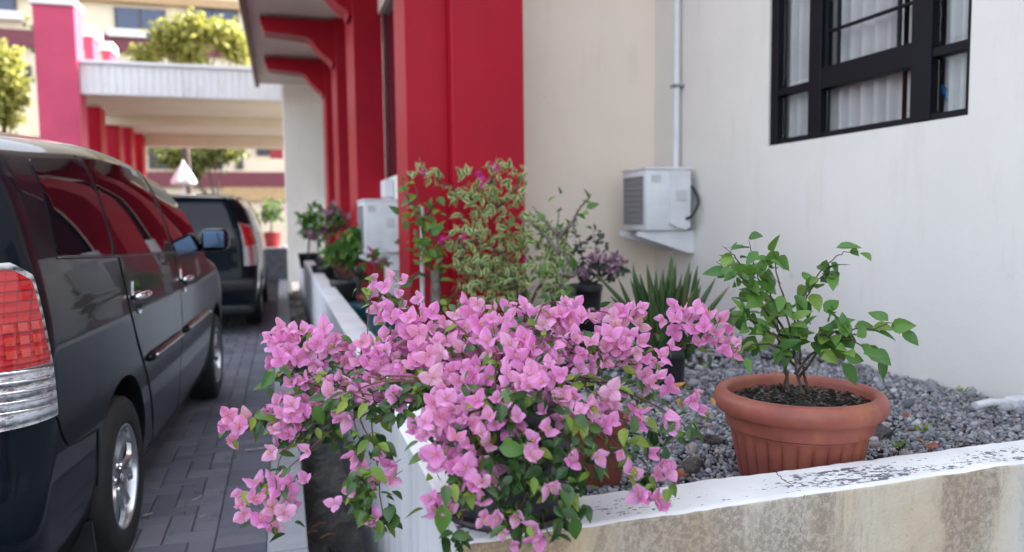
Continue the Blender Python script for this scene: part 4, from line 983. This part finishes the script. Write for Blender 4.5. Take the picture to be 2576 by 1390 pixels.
def flower_mesh(k):
    """three papery bracts round a cluster of little cream tubes; opens along +X"""
    rnd = random.Random(k); vs_, fs, mi, ed = [], [], [], []; opening = rnd.uniform(.62, 1.05)
    for b in range(3):
        az = b * 2.094 + rnd.uniform(-.2, .2); L = rnd.uniform(.88, 1.1); wd = rnd.uniform(.74, .9); op = opening + rnd.uniform(-.15, .2); curl = rnd.uniform(-.1, .5); nl, nw = 6, 3; o = len(vs_)
        for i in range(nl + 1):
            t = i / nl; w = wd * .5 * (math.sin(math.pi * min(1, .06 + .94 * t ** .62)) ** .75) if i < nl else .012
            for j in range(-nw, nw + 1):
                q = j / nw; ru = .045 * math.sin(t * 11 + q * 5 + k + b * 2) * abs(q)
                lx = t * L; ly = q * w; lz = -.30 * q * q * w * 1.6 + ru + curl * (t - .55) ** 2 * (1 if t > .55 else .3)
                a_ = op * (.55 + .5 * t)                    # cup: starts along the axis, then leans out
                ax, rad = lx * math.cos(a_) - lz * math.sin(a_) * -1, lx * math.sin(a_) + lz * math.cos(a_) * -1
                y = rad * math.cos(az) - ly * math.sin(az); z = rad * math.sin(az) + ly * math.cos(az)
                vs_.append((ax - .25, y, z)); ed.append(abs(q))
        W_ = 2 * nw + 1
        for i in range(nl):
            for j in range(2 * nw): fs.append((o + i * W_ + j, o + (i + 1) * W_ + j, o + (i + 1) * W_ + j + 1, o + i * W_ + j + 1)); mi.append(0)
    for s_ in range(3):
        az = s_ * 2.094 + .6; c0 = Vector((-.1, .05 * math.cos(az), .05 * math.sin(az))); c1 = c0 + Vector((.38, .07 * math.cos(az), .09 * math.sin(az))); o = len(vs_)
        for c, r in ((c0, .024), (c1, .020), (c1 + Vector((.04, .0, 0)), .036)):
            for q in range(4): vs_.append((c.x, c.y + r * math.cos(q * 1.571), c.z + r * math.sin(q * 1.571))); ed.append(.5)
        for lv in range(2):
            for q in range(4): fs.append((o + lv * 4 + q, o + lv * 4 + (q + 1) % 4, o + lv * 4 + 4 + (q + 1) % 4, o + lv * 4 + 4 + q)); mi.append(1)
        fs.append((o + 8, o + 9, o + 10, o + 11)); mi.append(1)
    me = bpy.data.meshes.new('flower'); me.from_pydata(vs_, [], fs); me.polygons.foreach_set('use_smooth', [True] * len(fs))
    t = me.attributes.new('edge', 'FLOAT', 'POINT'); t.data.foreach_set('value', ed); me.materials.append(M['bract']); me.materials.append(M['stamen']); me.polygons.foreach_set('material_index', mi); return me
FL = [flower_mesh(k) for k in range(18)]

# --- the bougainvillea: flower clusters (pixel ellipse, count, distance) hang from real branches
bg_ = empty('bougainvillea', BP + Vector((0, 0, .24)), label='sprawling bougainvillea covered in pale pink bracts on the wall corner', cat='plant')
CL = [(760, 852, 92, 36, 20, 1.74), (712, 890, 42, 40, 9, 1.72), (800, 890, 40, 30, 6, 1.73), (900, 885, 60, 30, 11, 1.74), (965, 905, 50, 40, 9, 1.72), (1010, 850, 48, 60, 14, 1.74), (1080, 835, 70, 58, 20, 1.72), (1040, 950, 70, 50, 13, 1.64),
      (1110, 900, 70, 60, 16, 1.66), (1200, 800, 55, 45, 14, 1.78), (1250, 850, 90, 60, 24, 1.68), (1330, 798, 85, 36, 16, 1.80), (1400, 840, 85, 60, 22, 1.73), (1330, 890, 80, 50, 16, 1.62), (1420, 775, 32, 26, 5, 1.82), (1470, 890, 60, 45, 12, 1.68),
      (1540, 865, 55, 50, 12, 1.74), (1572, 795, 56, 34, 11, 1.84), (1605, 885, 66, 40, 11, 1.75), (1648, 962, 42, 24, 6, 1.70), (1715, 800, 52, 40, 11, 1.88), (1785, 825, 58, 45, 13, 1.88), (1842, 875, 32, 20, 5, 1.88), (1150, 960, 70, 50, 12, 1.58),
      (1250, 955, 70, 45, 10, 1.55), (1380, 955, 75, 45, 13, 1.54), (1425, 1030, 60, 38, 9, 1.50), (1215, 1035, 70, 42, 10, 1.47), (1125, 1035, 55, 36, 8, 1.50), (1080, 1080, 44, 46, 8, 1.48), (1185, 1110, 60, 48, 9, 1.45), (1105, 1150, 44, 34, 6, 1.46),
      (1195, 1190, 58, 42, 10, 1.42), (1125, 1265, 52, 32, 6, 1.44), (1185, 1268, 30, 30, 4, 1.43), (1290, 1060, 45, 40, 4, 1.47), (1345, 1085, 35, 35, 4, 1.46), (1505, 1050, 55, 36, 6, 1.55), (1530, 1000, 50, 40, 6, 1.62), (1295, 995, 60, 30, 6, 1.52),
      (735, 1035, 78, 42, 16, 1.68), (700, 1098, 28, 22, 3, 1.66), (835, 970, 72, 34, 10, 1.70), (910, 945, 52, 36, 8, 1.70), (665, 1262, 78, 70, 17, 1.62), (590, 1068, 34, 40, 6, 1.70), (975, 765, 48, 60, 9, 1.86), (1000, 985, 45, 32, 7, 1.62), (930, 990, 60, 26, 8, 1.63), (860, 1000, 40, 24, 4, 1.64)]
PT = [(940, 700, 1.9), (985, 696, 1.9), (1016, 705, 1.9), (1052, 752, 1.88), (948, 775, 1.88), (765, 1205, 1.62), (770, 1135, 1.64), (680, 1138, 1.64), (870, 1055, 1.62), (850, 1048, 1.63), (890, 1150, 1.6), (905, 1180, 1.6), (960, 1150, 1.58), (980, 1175, 1.58), (945, 1205, 1.58), (985, 1205, 1.57),
      (840, 1268, 1.58), (880, 1235, 1.58), (943, 1305, 1.56), (1340, 1145, 1.42), (1387, 1228, 1.41), (1300, 1302, 1.41), (1217, 1308, 1.41), (1262, 1342, 1.40), (1347, 1335, 1.40), (1292, 1372, 1.39), (1352, 1362, 1.40), (1250, 1300, 1.41), (1440, 1160, 1.44), (1508, 1150, 1.46), (1562, 1142, 1.48), (1590, 1190, 1.5),
      (1600, 1030, 1.6), (1618, 1050, 1.6), (1598, 1060, 1.6), (1690, 1075, 1.62), (1680, 1050, 1.62), (1742, 1010, 1.68), (1765, 1032, 1.68), (1752, 990, 1.68), (1640, 1140, 1.56), (1672, 1165, 1.56), (1655, 1195, 1.56), (1685, 1185, 1.56), (1620, 1250, 1.5), (1672, 1272, 1.5), (1655, 1258, 1.5), (1608, 1245, 1.5),
      (730, 965, 1.7), (760, 955, 1.7), (1560, 980, 1.68), (1690, 870, 1.82), (1490, 800, 1.8)]
root = BP + Vector((0, 0, .25)); flowers, leaves, limes = [], [], []; bmb = bmesh.new(); bmt = bmesh.new()
def face_cam(p, c, k=.55):
    out = (p - c); out = out.normalized() if out.length > 1e-4 else Vector((0, 0, 1))
    return (out * .5 + (CAM - p).normalized() * .75 + Vector((0, 0, .25)) + rv(k)).normalized()
def add_flower(p, c, stem=True, s=None):
    s = s or min(.040, max(.019, random.gauss(.0305, .0045))); d = face_cam(p, c, .42); flowers.append((random.choice(FL), frame(p, d, rv(1), s)))
    if stem: b_ = p.lerp(c, .55) + Vector((0, 0, -.01)); tube(bmt, [p - d * s * .3, p.lerp(b_, .5) - d * .008, b_], .0009, 4, False)
def add_leaf(p, bucket, meshes, smin, smax, flat=.5):
    d = Vector((random.gauss(0, .8), random.gauss(-.25, .7), random.gauss(-.45, .45))); up = Vector((0, -.45, 1)) + rv(flat)
    bucket.append((random.choice(meshes), frame(p, d, up, random.uniform(smin, smax))))
for cx, cy, rx, ry, n, dep in CL:
    n = max(3, round(n * .86))
    c = at(cx, cy, dep + .04); pts = []; tries = 0
    mid = root.lerp(c, .5) + Vector((0, 0, .05 + .10 * max(0, 900 - cy) / 300)) + rv(.015)
    via = [mid]
    if cx < 1000 and cy > 930: via = [at(1050, 975, 1.64) + rv(.025), at(880, 980, 1.69) + rv(.028)] + ([at(770, 1070, 1.68) + rv(.02)] if cy > 1080 else [])
    elif cx < 1000: via = [at(1090, 900, 1.72) + rv(.012), at((cx + 1090) / 2, cy + 35, dep + .05) + rv(.012)]
    elif cx > 1600: via = [at(1400, 930, 1.74) + rv(.015), at((cx + 1400) / 2, max(cy, 880) + 10, dep + .03) + rv(.015)]
    C_ = curve([root + rv(.015)] + via + [c], 7); tube(bmb, [q_ + rv(.0025) for q_ in C_], [max(.0012, .0042 * (1 - .9 * i / len(C_))) for i in range(len(C_))], 6, False)
    for q_ in C_[6:]:
        if random.random() < .65: add_leaf(q_ + rv(.012), *random.choices(((leaves, LD), (limes, LL)), (.72, .28))[0], .024, .040)
    while len(pts) < n and tries < 900:
        tries += 1; a_, r = random.uniform(0, 6.283), math.sqrt(random.random()); x, y = cx + rx * r * math.cos(a_), cy + ry * r * math.sin(a_)
        if all((x - q[0]) ** 2 + (y - q[1]) ** 2 > 23 ** 2 for q in pts): pts.append((x, y))
    for x, y in pts: add_flower(at(x, y, dep + random.gauss(0, .022) + .03 * ((x - cx) ** 2 / rx ** 2 + (y - cy) ** 2 / ry ** 2)), c + Vector((0, 0, -.02)))
    for _ in range(int(n * .75)):
        a_, r = random.uniform(0, 6.283), random.uniform(.5, 1.25); add_leaf(at(cx + rx * r * math.cos(a_), cy + ry * r * math.sin(a_) + 12, dep + random.uniform(.0, .06)), *random.choices(((leaves, LD), (limes, LL)), (.68, .32))[0], .024, .042)
for x, y, dep in PT:
    p = at(x, y, dep); c = p + (root - p).normalized() * .05 + Vector((0, 0, .02)); add_flower(p, c)
# leafy drapes: (ellipse, n dark, n lime, distance)
for cx, cy, rx, ry, nd, nl_, dep in ((1330, 1040, 120, 60, 46, 8, 1.50), (1300, 1150, 110, 60, 44, 4, 1.46), (1320, 1240, 110, 60, 48, 4, 1.44), (1430, 1110, 70, 70, 30, 8, 1.48), (1440, 1250, 40, 60, 18, 2, 1.44), (1250, 1010, 60, 40, 16, 6, 1.5), (1060, 990, 60, 30, 14, 6, 1.6), (800, 1080, 90, 45, 30, 4, 1.68), (740, 960, 80, 30, 12, 8, 1.72),
                                 (870, 1015, 60, 30, 20, 6, 1.63), (970, 1030, 60, 26, 18, 6, 1.60), (940, 1110, 50, 40, 16, 10, 1.6), (930, 1230, 60, 70, 26, 16, 1.58), (960, 1290, 40, 40, 14, 4, 1.57), (700, 1200, 50, 30, 7, 3, 1.62), (1560, 1130, 60, 60, 18, 5, 1.54), (1640, 1220, 50, 40, 16, 3, 1.52), (1660, 1090, 50, 50, 14, 3, 1.62), (1720, 1070, 30, 60, 9, 2, 1.66), (1600, 1000, 70, 30, 14, 4, 1.68),
                                 (1150, 1355, 40, 22, 12, 0, 1.42), (1290, 1310, 60, 30, 12, 4, 1.42), (1150, 1220, 40, 30, 6, 8, 1.43), (1500, 960, 60, 30, 10, 4, 1.68), (1180, 1000, 60, 30, 12, 3, 1.54), (640, 1060, 25, 25, 5, 2, 1.69), (720, 935, 40, 20, 5, 6, 1.72), (930, 735, 40, 40, 3, 8, 1.9), (1480, 1180, 40, 50, 12, 4, 1.48), (1370, 1320, 50, 40, 14, 4, 1.42)):
    c = at(cx, cy, dep + .02); mid = root.lerp(c, .45) + Vector((0, 0, .05)) + rv(.02)
    via = [at(1050, 985, 1.63) + rv(.03), at(930, 1010, 1.66) + rv(.03)] if cx < 1000 else [mid]
    L = curve([root + rv(.02)] + via + [c, at(cx + random.gauss(0, rx * .5), cy + ry, dep)], 6); tube(bmb, [q_ + rv(.002) for q_ in L], [max(.0011, .0034 * (1 - .9 * i / len(L))) for i in range(len(L))], 5, False)
    for bucket, ms, n in ((leaves, LD, nd), (limes, LL, nl_)):
        for _ in range(n): a_, r = random.uniform(0, 6.283), math.sqrt(random.random()); add_leaf(at(cx + rx * r * math.cos(a_), cy + ry * r * math.sin(a_), dep + random.gauss(.01, .025)), bucket, ms, .026, .046)
for x, y, L_, dd in ((1115, 1290, .058, (-.1, -.2, -1)), (1440, 1320, .05, (.2, -.1, -1)), (1255, 1147, .055, (.9, -.3, -.1)), (690, 955, .045, (-.7, -.2, -.8)), (790, 1040, .05, (.4, -.2, -.9)), (1110, 1290, .05, (.1, -.2, -1))):
    leaves.append((LM[0], frame(at(x, y - 20, 1.42 if y > 1100 and x > 1000 else 1.66), dd, (0, -1, .4), L_)))
for x, y in ((1695, 965), (1712, 1000), (1790, 1020), (1690, 1020)):
    bm_ = None; limes.append((leaf_mesh('dry_leaf', 'dry_leaf', 1, .5, .8, .5), frame(at(x, y, 1.7), rv(1), rv(1), .028)))
build('branches', bmb, 'twig', bg_, True); build('flower_stalks', bmt, 'green_stem', bg_, True)['kind'] = 'stuff'
scatter(bg_, 'flower', flowers, 'flowers'); scatter(bg_, 'leaf', leaves, 'leaves', 200); scatter(bg_, 'young_leaf', limes, 'young_leaves', 100)

# --- generic shrub: traced branches (pixels at a distance) carrying leaves
def shrub(name, basept, label, branches, meshes, ls, step, bark, r0, jitter=.03, extra=(), group=None, along=.25, limit=300, leafname='leaf', cat='plant', facing=.5, wob=.012, dens=1):
    t = empty(name, basept, label=label, cat=cat, group=group); bm = bmesh.new(); items = []
    for br in branches:
        pts = [at(*q) for q in br]; C = curve(pts, 7); n = len(C); C = [C[0]] + [q + rv(wob * .25) for q in C[1:]]
        tube(bm, C, [max(r0 * .16, r0 * (1 - .85 * i / n)) for i in range(n)], 7)
        acc = 0
        for i in range(1, n):
            acc += (C[i] - C[i - 1]).length
            if i / n < along: continue
            while acc > step:
                acc -= step; p = C[i] + rv(jitter * .4); tg = (C[i] - C[i - 1]).normalized()
                d = tg * random.uniform(.1, .6) + rv(.7) + (CAM - p).normalized() * .15 + Vector((0, 0, -.15)); up = Vector((0, 0, .9)) + (CAM - p).normalized() * facing + rv(.35)
                items.append((random.choice(meshes), frame(p, d, up, random.uniform(*ls)))); e_ = p - d.normalized() * .0
    for cx, cy, rx, ry, n, dep in extra:
        for _ in range(int(n * dens)):
            a_, r = random.uniform(0, 6.283), math.sqrt(random.random()); p = at(cx + rx * r * math.cos(a_), cy + ry * r * math.sin(a_), dep + random.gauss(0, jitter * 2))
            items.append((random.choice(meshes), frame(p, rv(1) + Vector((0, 0, .25)), Vector((0, 0, .8)) + (CAM - p).normalized() * facing + rv(.45), random.uniform(*ls))))
    build('branches', bm, bark, t, True); scatter(t, leafname, items, leafname + 'es' if False else 'leaves', limit); return t
D1 = 2.16
shrub('potted_shrub', TP + Vector((0, 0, .27)), 'leafy green young shrub with brown stems growing in the terracotta pot',
      [[(1985, 990, D1), (1962, 870, D1), (1950, 760, D1), (1900, 680, D1), (1885, 605, D1 - .02)], [(2015, 992, D1 - .03), (1992, 850, D1 - .03), (1960, 700, D1 - .06), (1945, 620, D1 - .08)], [(2035, 990, D1), (2010, 880, D1), (2010, 770, D1 + .03), (2050, 700, D1 + .05), (2110, 640, D1 + .06), (2165, 635, D1 + .06)],
       [(1972, 988, D1 + .03), (1985, 860, D1), (2020, 760, D1 + .05), (2080, 690, D1 + .08), (2110, 720, D1 + .05)], [(2000, 940, D1), (2050, 880, D1 - .02), (2110, 830, D1 - .06), (2180, 830, D1 - .08), (2240, 815, D1 - .08), (2260, 845, D1 - .08)], [(2010, 950, D1), (2080, 860, D1 - .05), (2150, 860, D1 - .1), (2205, 900, D1 - .12)],
       [(2000, 900, D1), (1930, 830, D1 - .05), (1870, 800, D1 - .08), (1830, 790, D1 - .08)], [(2000, 920, D1), (1950, 870, D1 - .08), (1890, 870, D1 - .12), (1850, 900, D1 - .12)], [(1970, 850, D1), (1900, 740, D1 - .04), (1850, 690, D1 - .04), (1800, 660, D1 - .02)], [(1985, 860, D1), (1930, 760, D1 + .06), (1860, 660, D1 + .08), (1820, 620, D1 + .08)],
       [(2050, 880, D1), (2065, 840, D1 - .05), (2120, 880, D1 - .1), (2110, 930, D1 - .12)]],
      LM, (.044, .074), .029, 'bark', .0044, .02, [(1895, 800, 45, 50, 14, D1 - .06), (1880, 730, 45, 60, 14, D1 - .04), (1940, 640, 45, 30, 9, D1 - .06), (2140, 870, 45, 30, 10, D1 - .1), (2110, 800, 50, 30, 8, D1), (1870, 690, 40, 30, 6, D1)], facing=.75, dens=.75)
D2 = 4.75
LB = Vector(ony(1095, 780, 4.55)); LB.z = GZ
vsh = shrub('bougainvillea', Vector((GP.x, GP.y, GP.z + gh)), 'cream and green variegated bougainvillea bush before the red column',
      [[(1330, 770, 4.5), (1290, 700, 4.5), (1270, 640, 4.55), (1265, 590, 4.6), (1255, 520, D2), (1230, 460, D2)], [(1330, 770, 4.5), (1300, 720, 4.5), (1200, 700, 4.6), (1150, 640, 4.7), (1130, 600, 4.7)], [(1270, 640, 4.55), (1200, 610, 4.6), (1140, 600, 4.65)], [(1255, 520, D2), (1160, 490, D2), (1090, 440, D2)], [(1255, 520, D2), (1300, 470, D2), (1310, 440, D2)], [(1330, 770, 4.5), (1260, 760, 4.4), (1180, 780, 4.4)], [(1330, 770, 4.5), (1380, 680, 4.6), (1420, 620, 4.7), (1430, 560, 4.7)], [(1230, 470, D2), (1250, 420, D2)], [(1330, 770, 4.5), (1250, 690, 4.5), (1180, 660, 4.6)]],
      LV, (.048, .078), .028, 'bark', .011, .05,
      [(1080, 435, 36, 18, 14, D2), (1165, 435, 22, 12, 5, D2), (1165, 485, 48, 26, 26, D2), (1252, 425, 30, 16, 14, D2), (1300, 470, 24, 36, 20, D2), (1240, 495, 50, 32, 30, D2), (1200, 540, 50, 22, 20, D2), (1290, 530, 26, 24, 8, D2), (1150, 612, 34, 28, 22, 4.65), (1205, 600, 40, 30, 26, 4.65), (1180, 660, 45, 30, 26, 4.6), (1260, 640, 60, 42, 40, 4.65), (1330, 640, 50, 42, 34, 4.7), (1395, 600, 36, 34, 22, 4.75), (1405, 660, 38, 40, 28, 4.7), (1230, 710, 80, 32, 46, 4.55), (1330, 710, 60, 36, 36, 4.55), (1190, 765, 40, 22, 20, 4.45), (1280, 760, 60, 24, 26, 4.45), (1400, 730, 30, 24, 14, 4.5), (1350, 570, 34, 30, 16, 4.75), (1375, 640, 50, 60, 34, 4.62), (1300, 600, 40, 30, 20, 4.6), (1415, 700, 26, 40, 18, 4.5), (1230, 670, 60, 30, 26, 4.5)], facing=.45, dens=1.7)
shrub('twisted_shrub', Vector((GP.x, GP.y, GP.z + gh)), 'bare twisted grey branch with few round leaves in the grey pot',
      [[(1425, 765, 4.35), (1415, 730, 4.35), (1412, 690, 4.36), (1428, 655, 4.36), (1405, 620, 4.38), (1400, 570, 4.4), (1410, 520, 4.4)], [(1408, 640, 4.37), (1370, 590, 4.42), (1330, 560, 4.46), (1300, 545, 4.5)], [(1405, 600, 4.38), (1440, 560, 4.35), (1462, 520, 4.33), (1490, 490, 4.32)], [(1412, 690, 4.36), (1450, 690, 4.34), (1440, 650, 4.34)], [(1405, 590, 4.38), (1372, 560, 4.4), (1340, 520, 4.42)], [(1440, 560, 4.35), (1450, 600, 4.32)]],
      LM, (.05, .08), .13, 'bark_grey', .014, .03, [(1475, 520, 20, 40, 5, 4.3), (1410, 490, 16, 10, 2, 4.35), (1285, 590, 24, 22, 5, 4.4), (1380, 700, 20, 30, 4, 4.3), (1420, 745, 40, 14, 6, 4.28), (1360, 740, 30, 14, 4, 4.3)], along=.5)
shrub('staked_shrub', LB, 'thin green shrub with dead grey stump climbing a white stake by the red column',
      [[(1095, 800, 4.55), (1085, 680, 4.55), (1065, 590, 4.58), (1055, 530, 4.6), (1045, 470, 4.62), (1020, 440, 4.64)], [(1090, 780, 4.55), (1110, 690, 4.52), (1100, 620, 4.52), (1075, 560, 4.56), (1110, 530, 4.55)], [(1060, 560, 4.6), (1090, 520, 4.6), (1120, 500, 4.62)], [(1085, 700, 4.55), (1050, 690, 4.5), (1020, 720, 4.46)], [(1055, 530, 4.6), (1025, 500, 4.6), (1010, 455, 4.6)], [(1100, 790, 4.5), (1130, 750, 4.45), (1160, 730, 4.42)]],
      LM + LL, (.045, .085), .06, 'bark', .011, .04, [(1025, 545, 28, 22, 12, 4.55), (1070, 590, 30, 40, 16, 4.5), (1085, 650, 34, 36, 14, 4.5), (1045, 620, 26, 40, 8, 4.52), (1100, 560, 24, 30, 8, 4.5), (1120, 765, 30, 22, 8, 4.4)], facing=.6)
bm = bmesh.new(); tube(bm, [at(1098, 800, 4.5), at(1096, 730, 4.5), at(1094, 680, 4.5)], [.034, .030, .026], 9); tag(build('stump', bm, 'bark_grey', smooth=40), 'grey dead stump standing among the thin green stems', 'stump')
bm = bmesh.new(); tube(bm, [at(1062, 790, 4.62), at(1063, 600, 4.62), at(1060, 520, 4.62)], .014, 8); tag(build('stake', bm, 'white_plastic', smooth=50), 'slim white stake tied behind the thin green shrub', 'stake')
fsh = shrub('flowering_shrub', KP + Vector((0, 0, kh)), 'dark leaved shrub with dull mauve flowers in the black pot',
      [[(1475, 715, 4.75), (1465, 650, 4.75), (1455, 590, 4.75)], [(1475, 715, 4.75), (1500, 640, 4.75), (1490, 580, 4.75)], [(1480, 715, 4.75), (1530, 660, 4.72), (1560, 640, 4.72)], [(1470, 715, 4.75), (1445, 680, 4.7), (1440, 650, 4.7)], [(1480, 715, 4.75), (1540, 700, 4.68), (1575, 690, 4.68)]],
      LP, (.04, .065), .035, 'bark', .007, .04, [(1480, 680, 45, 30, 50, 4.72), (1530, 680, 40, 34, 36, 4.7), (1490, 610, 40, 30, 24, 4.75), (1555, 670, 22, 30, 14, 4.7)])
its = []
for cx, cy, rx, ry, n in ((1510, 660, 40, 24, 46), (1545, 665, 26, 30, 34), (1470, 690, 36, 20, 16)):
    for _ in range(n): a_, r = random.uniform(0, 6.283), math.sqrt(random.random()); its.append((PM_[0], frame(at(cx + rx * r * math.cos(a_), cy + ry * r * math.sin(a_), 4.66), rv(1), rv(.5) + Vector((0, -1, .5)), random.uniform(.03, .045))))
scatter(fsh, 'petal', its, 'petals')
mg = []
for x, y, n in ((1215, 445, 7), (1108, 600, 8), (1060, 430, 6), (1240, 412, 5), (1160, 610, 4), (1310, 640, 4)):
    for _ in range(n): mg.append((PG_[0], frame(at(x + random.gauss(0, 7), y + random.gauss(0, 6), 4.58), rv(1), rv(.6) + Vector((0, -1, .4)), random.uniform(.035, .05))))
scatter(vsh, 'petal', mg, 'petals')
bm = bmesh.new(); yl = leaf_mesh('yellow_leaf', 'leaf_lime', 1, .4, .3, .3); o = ob('fallen_leaf', yl); o.matrix_basis = frame(at(1105, 706, 4.45), (1, -.2, .15), (0, -.5, 1), .10); tag(o, 'long yellow leaf caught below the variegated bush', 'leaf')

# --- spiky plant
sv = empty('snake_plant', SP + Vector((0, 0, .16)), label='spiky upright cylindrical leaved plant in the black pot', cat='plant')
def blade(px, py, dep, w):
    b_ = at(px, py, dep); ox = max(-.08, min(.08, (b_.x - SP.x) * .55)); a_ = SP + Vector((ox + random.gauss(0, .012), max(-.07, min(.07, (b_.y - SP.y) * .5)), .14)); mid = a_.lerp(b_, .5) + Vector((-(b_.x - a_.x) * .10, 0, .02)) + rv(.006)
    C = curve([a_, mid, b_], 6); bm = bmesh.new(); n = len(C); tube(bm, C, [1.2 * w * (.8 + .3 * math.sin(min(1, i / n * 1.4) * 2.2)) * (1 - (i / (n - 1)) ** 5 * .94) for i in range(n)], 8)
    build('blade', bm, 'sansev', sv, True)
for px, py, dd, w in ((1500, 690, 0, .010), (1535, 745, -.05, .011), (1585, 700, .05, .011), (1610, 690, -.04, .012), (1618, 730, .06, .012), (1632, 690, .02, .012), (1650, 680, .08, .012), (1640, 740, -.08, .012), (1665, 720, -.06, .012), (1690, 630, .0, .012), (1700, 660, .05, .011), (1715, 690, -.05, .010), (1730, 680, .1, .012), (1745, 730, -.08, .012), (1760, 745, .0, .011), (1800, 700, .1, .012), (1820, 740, -.02, .011), (1835, 720, .12, .011), (1855, 770, .0, .010), (1575, 760, -.1, .011), (1555, 700, .08, .010), (1680, 700, .12, .012), (1770, 800, -.06, .010), (1560, 790, -.02, .010), (1475, 790, -.05, .010), (1705, 720, .02, .012), (1600, 770, -.1, .012), (1725, 760, -.1, .011)):
    blade(px, py, 3.30 + dd, w)
for k in range(22): blade(random.uniform(1590, 1765), random.uniform(640, 725), 3.30 + random.gauss(0, .06), .012)

# --- pots and plants far along the planter (out of focus)
def far_plant(name, px, py, Y, r, h, mat, label, lobes, meshes, n, ls, potlabel):
    b_ = ony(px, py, Y); b_.z = GZ; pot('plant_pot', b_, r, r * .8, h, mat, potlabel)
    t = empty(name, b_ + Vector((0, 0, h)), label=label, cat='plant'); its = []; bm = bmesh.new()
    for x, y, q in lobes:
        c = ony(x, y, Y); rr = q / FPX * Y; tube(bm, curve([b_ + Vector((0, 0, h - .03)), b_.lerp(c, .6) + rv(.04), c], 4), .008, 5)
        for _ in range(n): p = c + rv(1).normalized() * rr * random.random() ** .4; its.append((random.choice(meshes), frame(p, rv(1), rv(.6) + Vector((0, -.3, 1)), random.uniform(*ls))))
    build('stems', bm, 'bark', t, True); scatter(t, 'leaf', its, 'leaves', 120)
far_plant('mauve_shrub', 815, 640, 9.8, .16, .22, 'pot_black', 'greyish mauve shrub before the far red fins', [(830, 565, 32), (800, 585, 26), (860, 555, 28), (840, 540, 22)], PM_ + PM_ + LM, 60, (.07, .11), 'black pot under the greyish mauve shrub')
far_plant('leafy_plant', 870, 690, 7.6, .16, .2, 'pot_black', 'bright green leafy plant in front of the pale outdoor unit', [(870, 625, 34), (895, 600, 28), (845, 640, 30), (890, 655, 26)], LM, 60, (.07, .12), 'wide black pot under the bright green leafy plant')
far_plant('leafy_plant', 775, 610, 13, .17, .25, 'pot_black', 'green plant at the foot of the pale pillar', [(772, 555, 22), (795, 540, 24), (780, 580, 20)], LM, 50, (.10, .15), 'black pot at the foot of the pale pillar')
far_plant('red_leaf_plant', 925, 690, 6.6, .10, .14, 'pot_red', 'low plant in the red pot under the outdoor unit', [(940, 645, 18), (965, 655, 16)], LM + PG_, 26, (.05, .08), 'red pot standing under the outdoor unit')
far_plant('leafy_plant', 905, 730, 6.1, .10, .12, 'pot_teal', 'small plant in a teal pot against the planter wall', [(905, 690, 14)], LP, 24, (.05, .08), 'small blurred teal pot further along the planter')
b_ = Vector((ony(682, 600, 18.6).x, 18.6, .72))
far_p = pot('plant_pot', b_, .24, .18, .36, 'pot_red', 'round red pot on the dark block beyond the parked cars')
tt = empty('flowering_plant', b_ + Vector((0, 0, .4)), label='pinkish flowering plant in the round red pot', cat='plant'); its = []
for x, y, q in ((672, 533, 24), (692, 524, 24), (684, 548, 22)):
    c = ony(x, y, 19); 
    for _ in range(60): p = c + rv(1).normalized() * q / FPX * 19 * random.random() ** .4; its.append((random.choice(PM_ + LM), frame(p, rv(1), rv(1), random.uniform(.1, .16))))
bm = bmesh.new(); tube(bm, [b_ + Vector((0, 0, .3)), ony(685, 515, 19)], .02, 6); build('stem', bm, 'bark', tt, True); scatter(tt, 'leaf', its, 'leaves', 80)

# --- litter on the pavement
for px, py, ln, rz, lab in ((497, 1255, .05, .9, 'crumpled white plastic strip on the dark bricks'), (510, 1302, .02, .3, 'small white scrap on the dark bricks'), (640, 1133, .08, -.1, 'thin white strip by the kerb'), (372, 1297, .03, .2, 'white scrap beside the car tyre')):
    p = onz(px, py, .004); bm = bmesh.new(); k = [p + Vector((math.cos(rz + .8 * math.sin(i * 1.7)) * ln * (i - 2) / 3, math.sin(rz + .5 * math.sin(i * 2.1)) * ln * (i - 2) / 3, .002 + .004 * (i % 2))) for i in range(5)]
    w = ln * .13
    L = [(bm.verts.new(q + Vector((0, -w, 0))), bm.verts.new(q + Vector((.3 * w, w, .003)))) for q in k]
    for a_, c_ in zip(L, L[1:]): bm.faces.new((a_[0], a_[1], c_[1], c_[0]))
    bmesh.ops.solidify(bm, geom=bm.faces[:], thickness=.0012)
    tag(build('litter_scrap', bm, 'litter'), lab, 'litter')
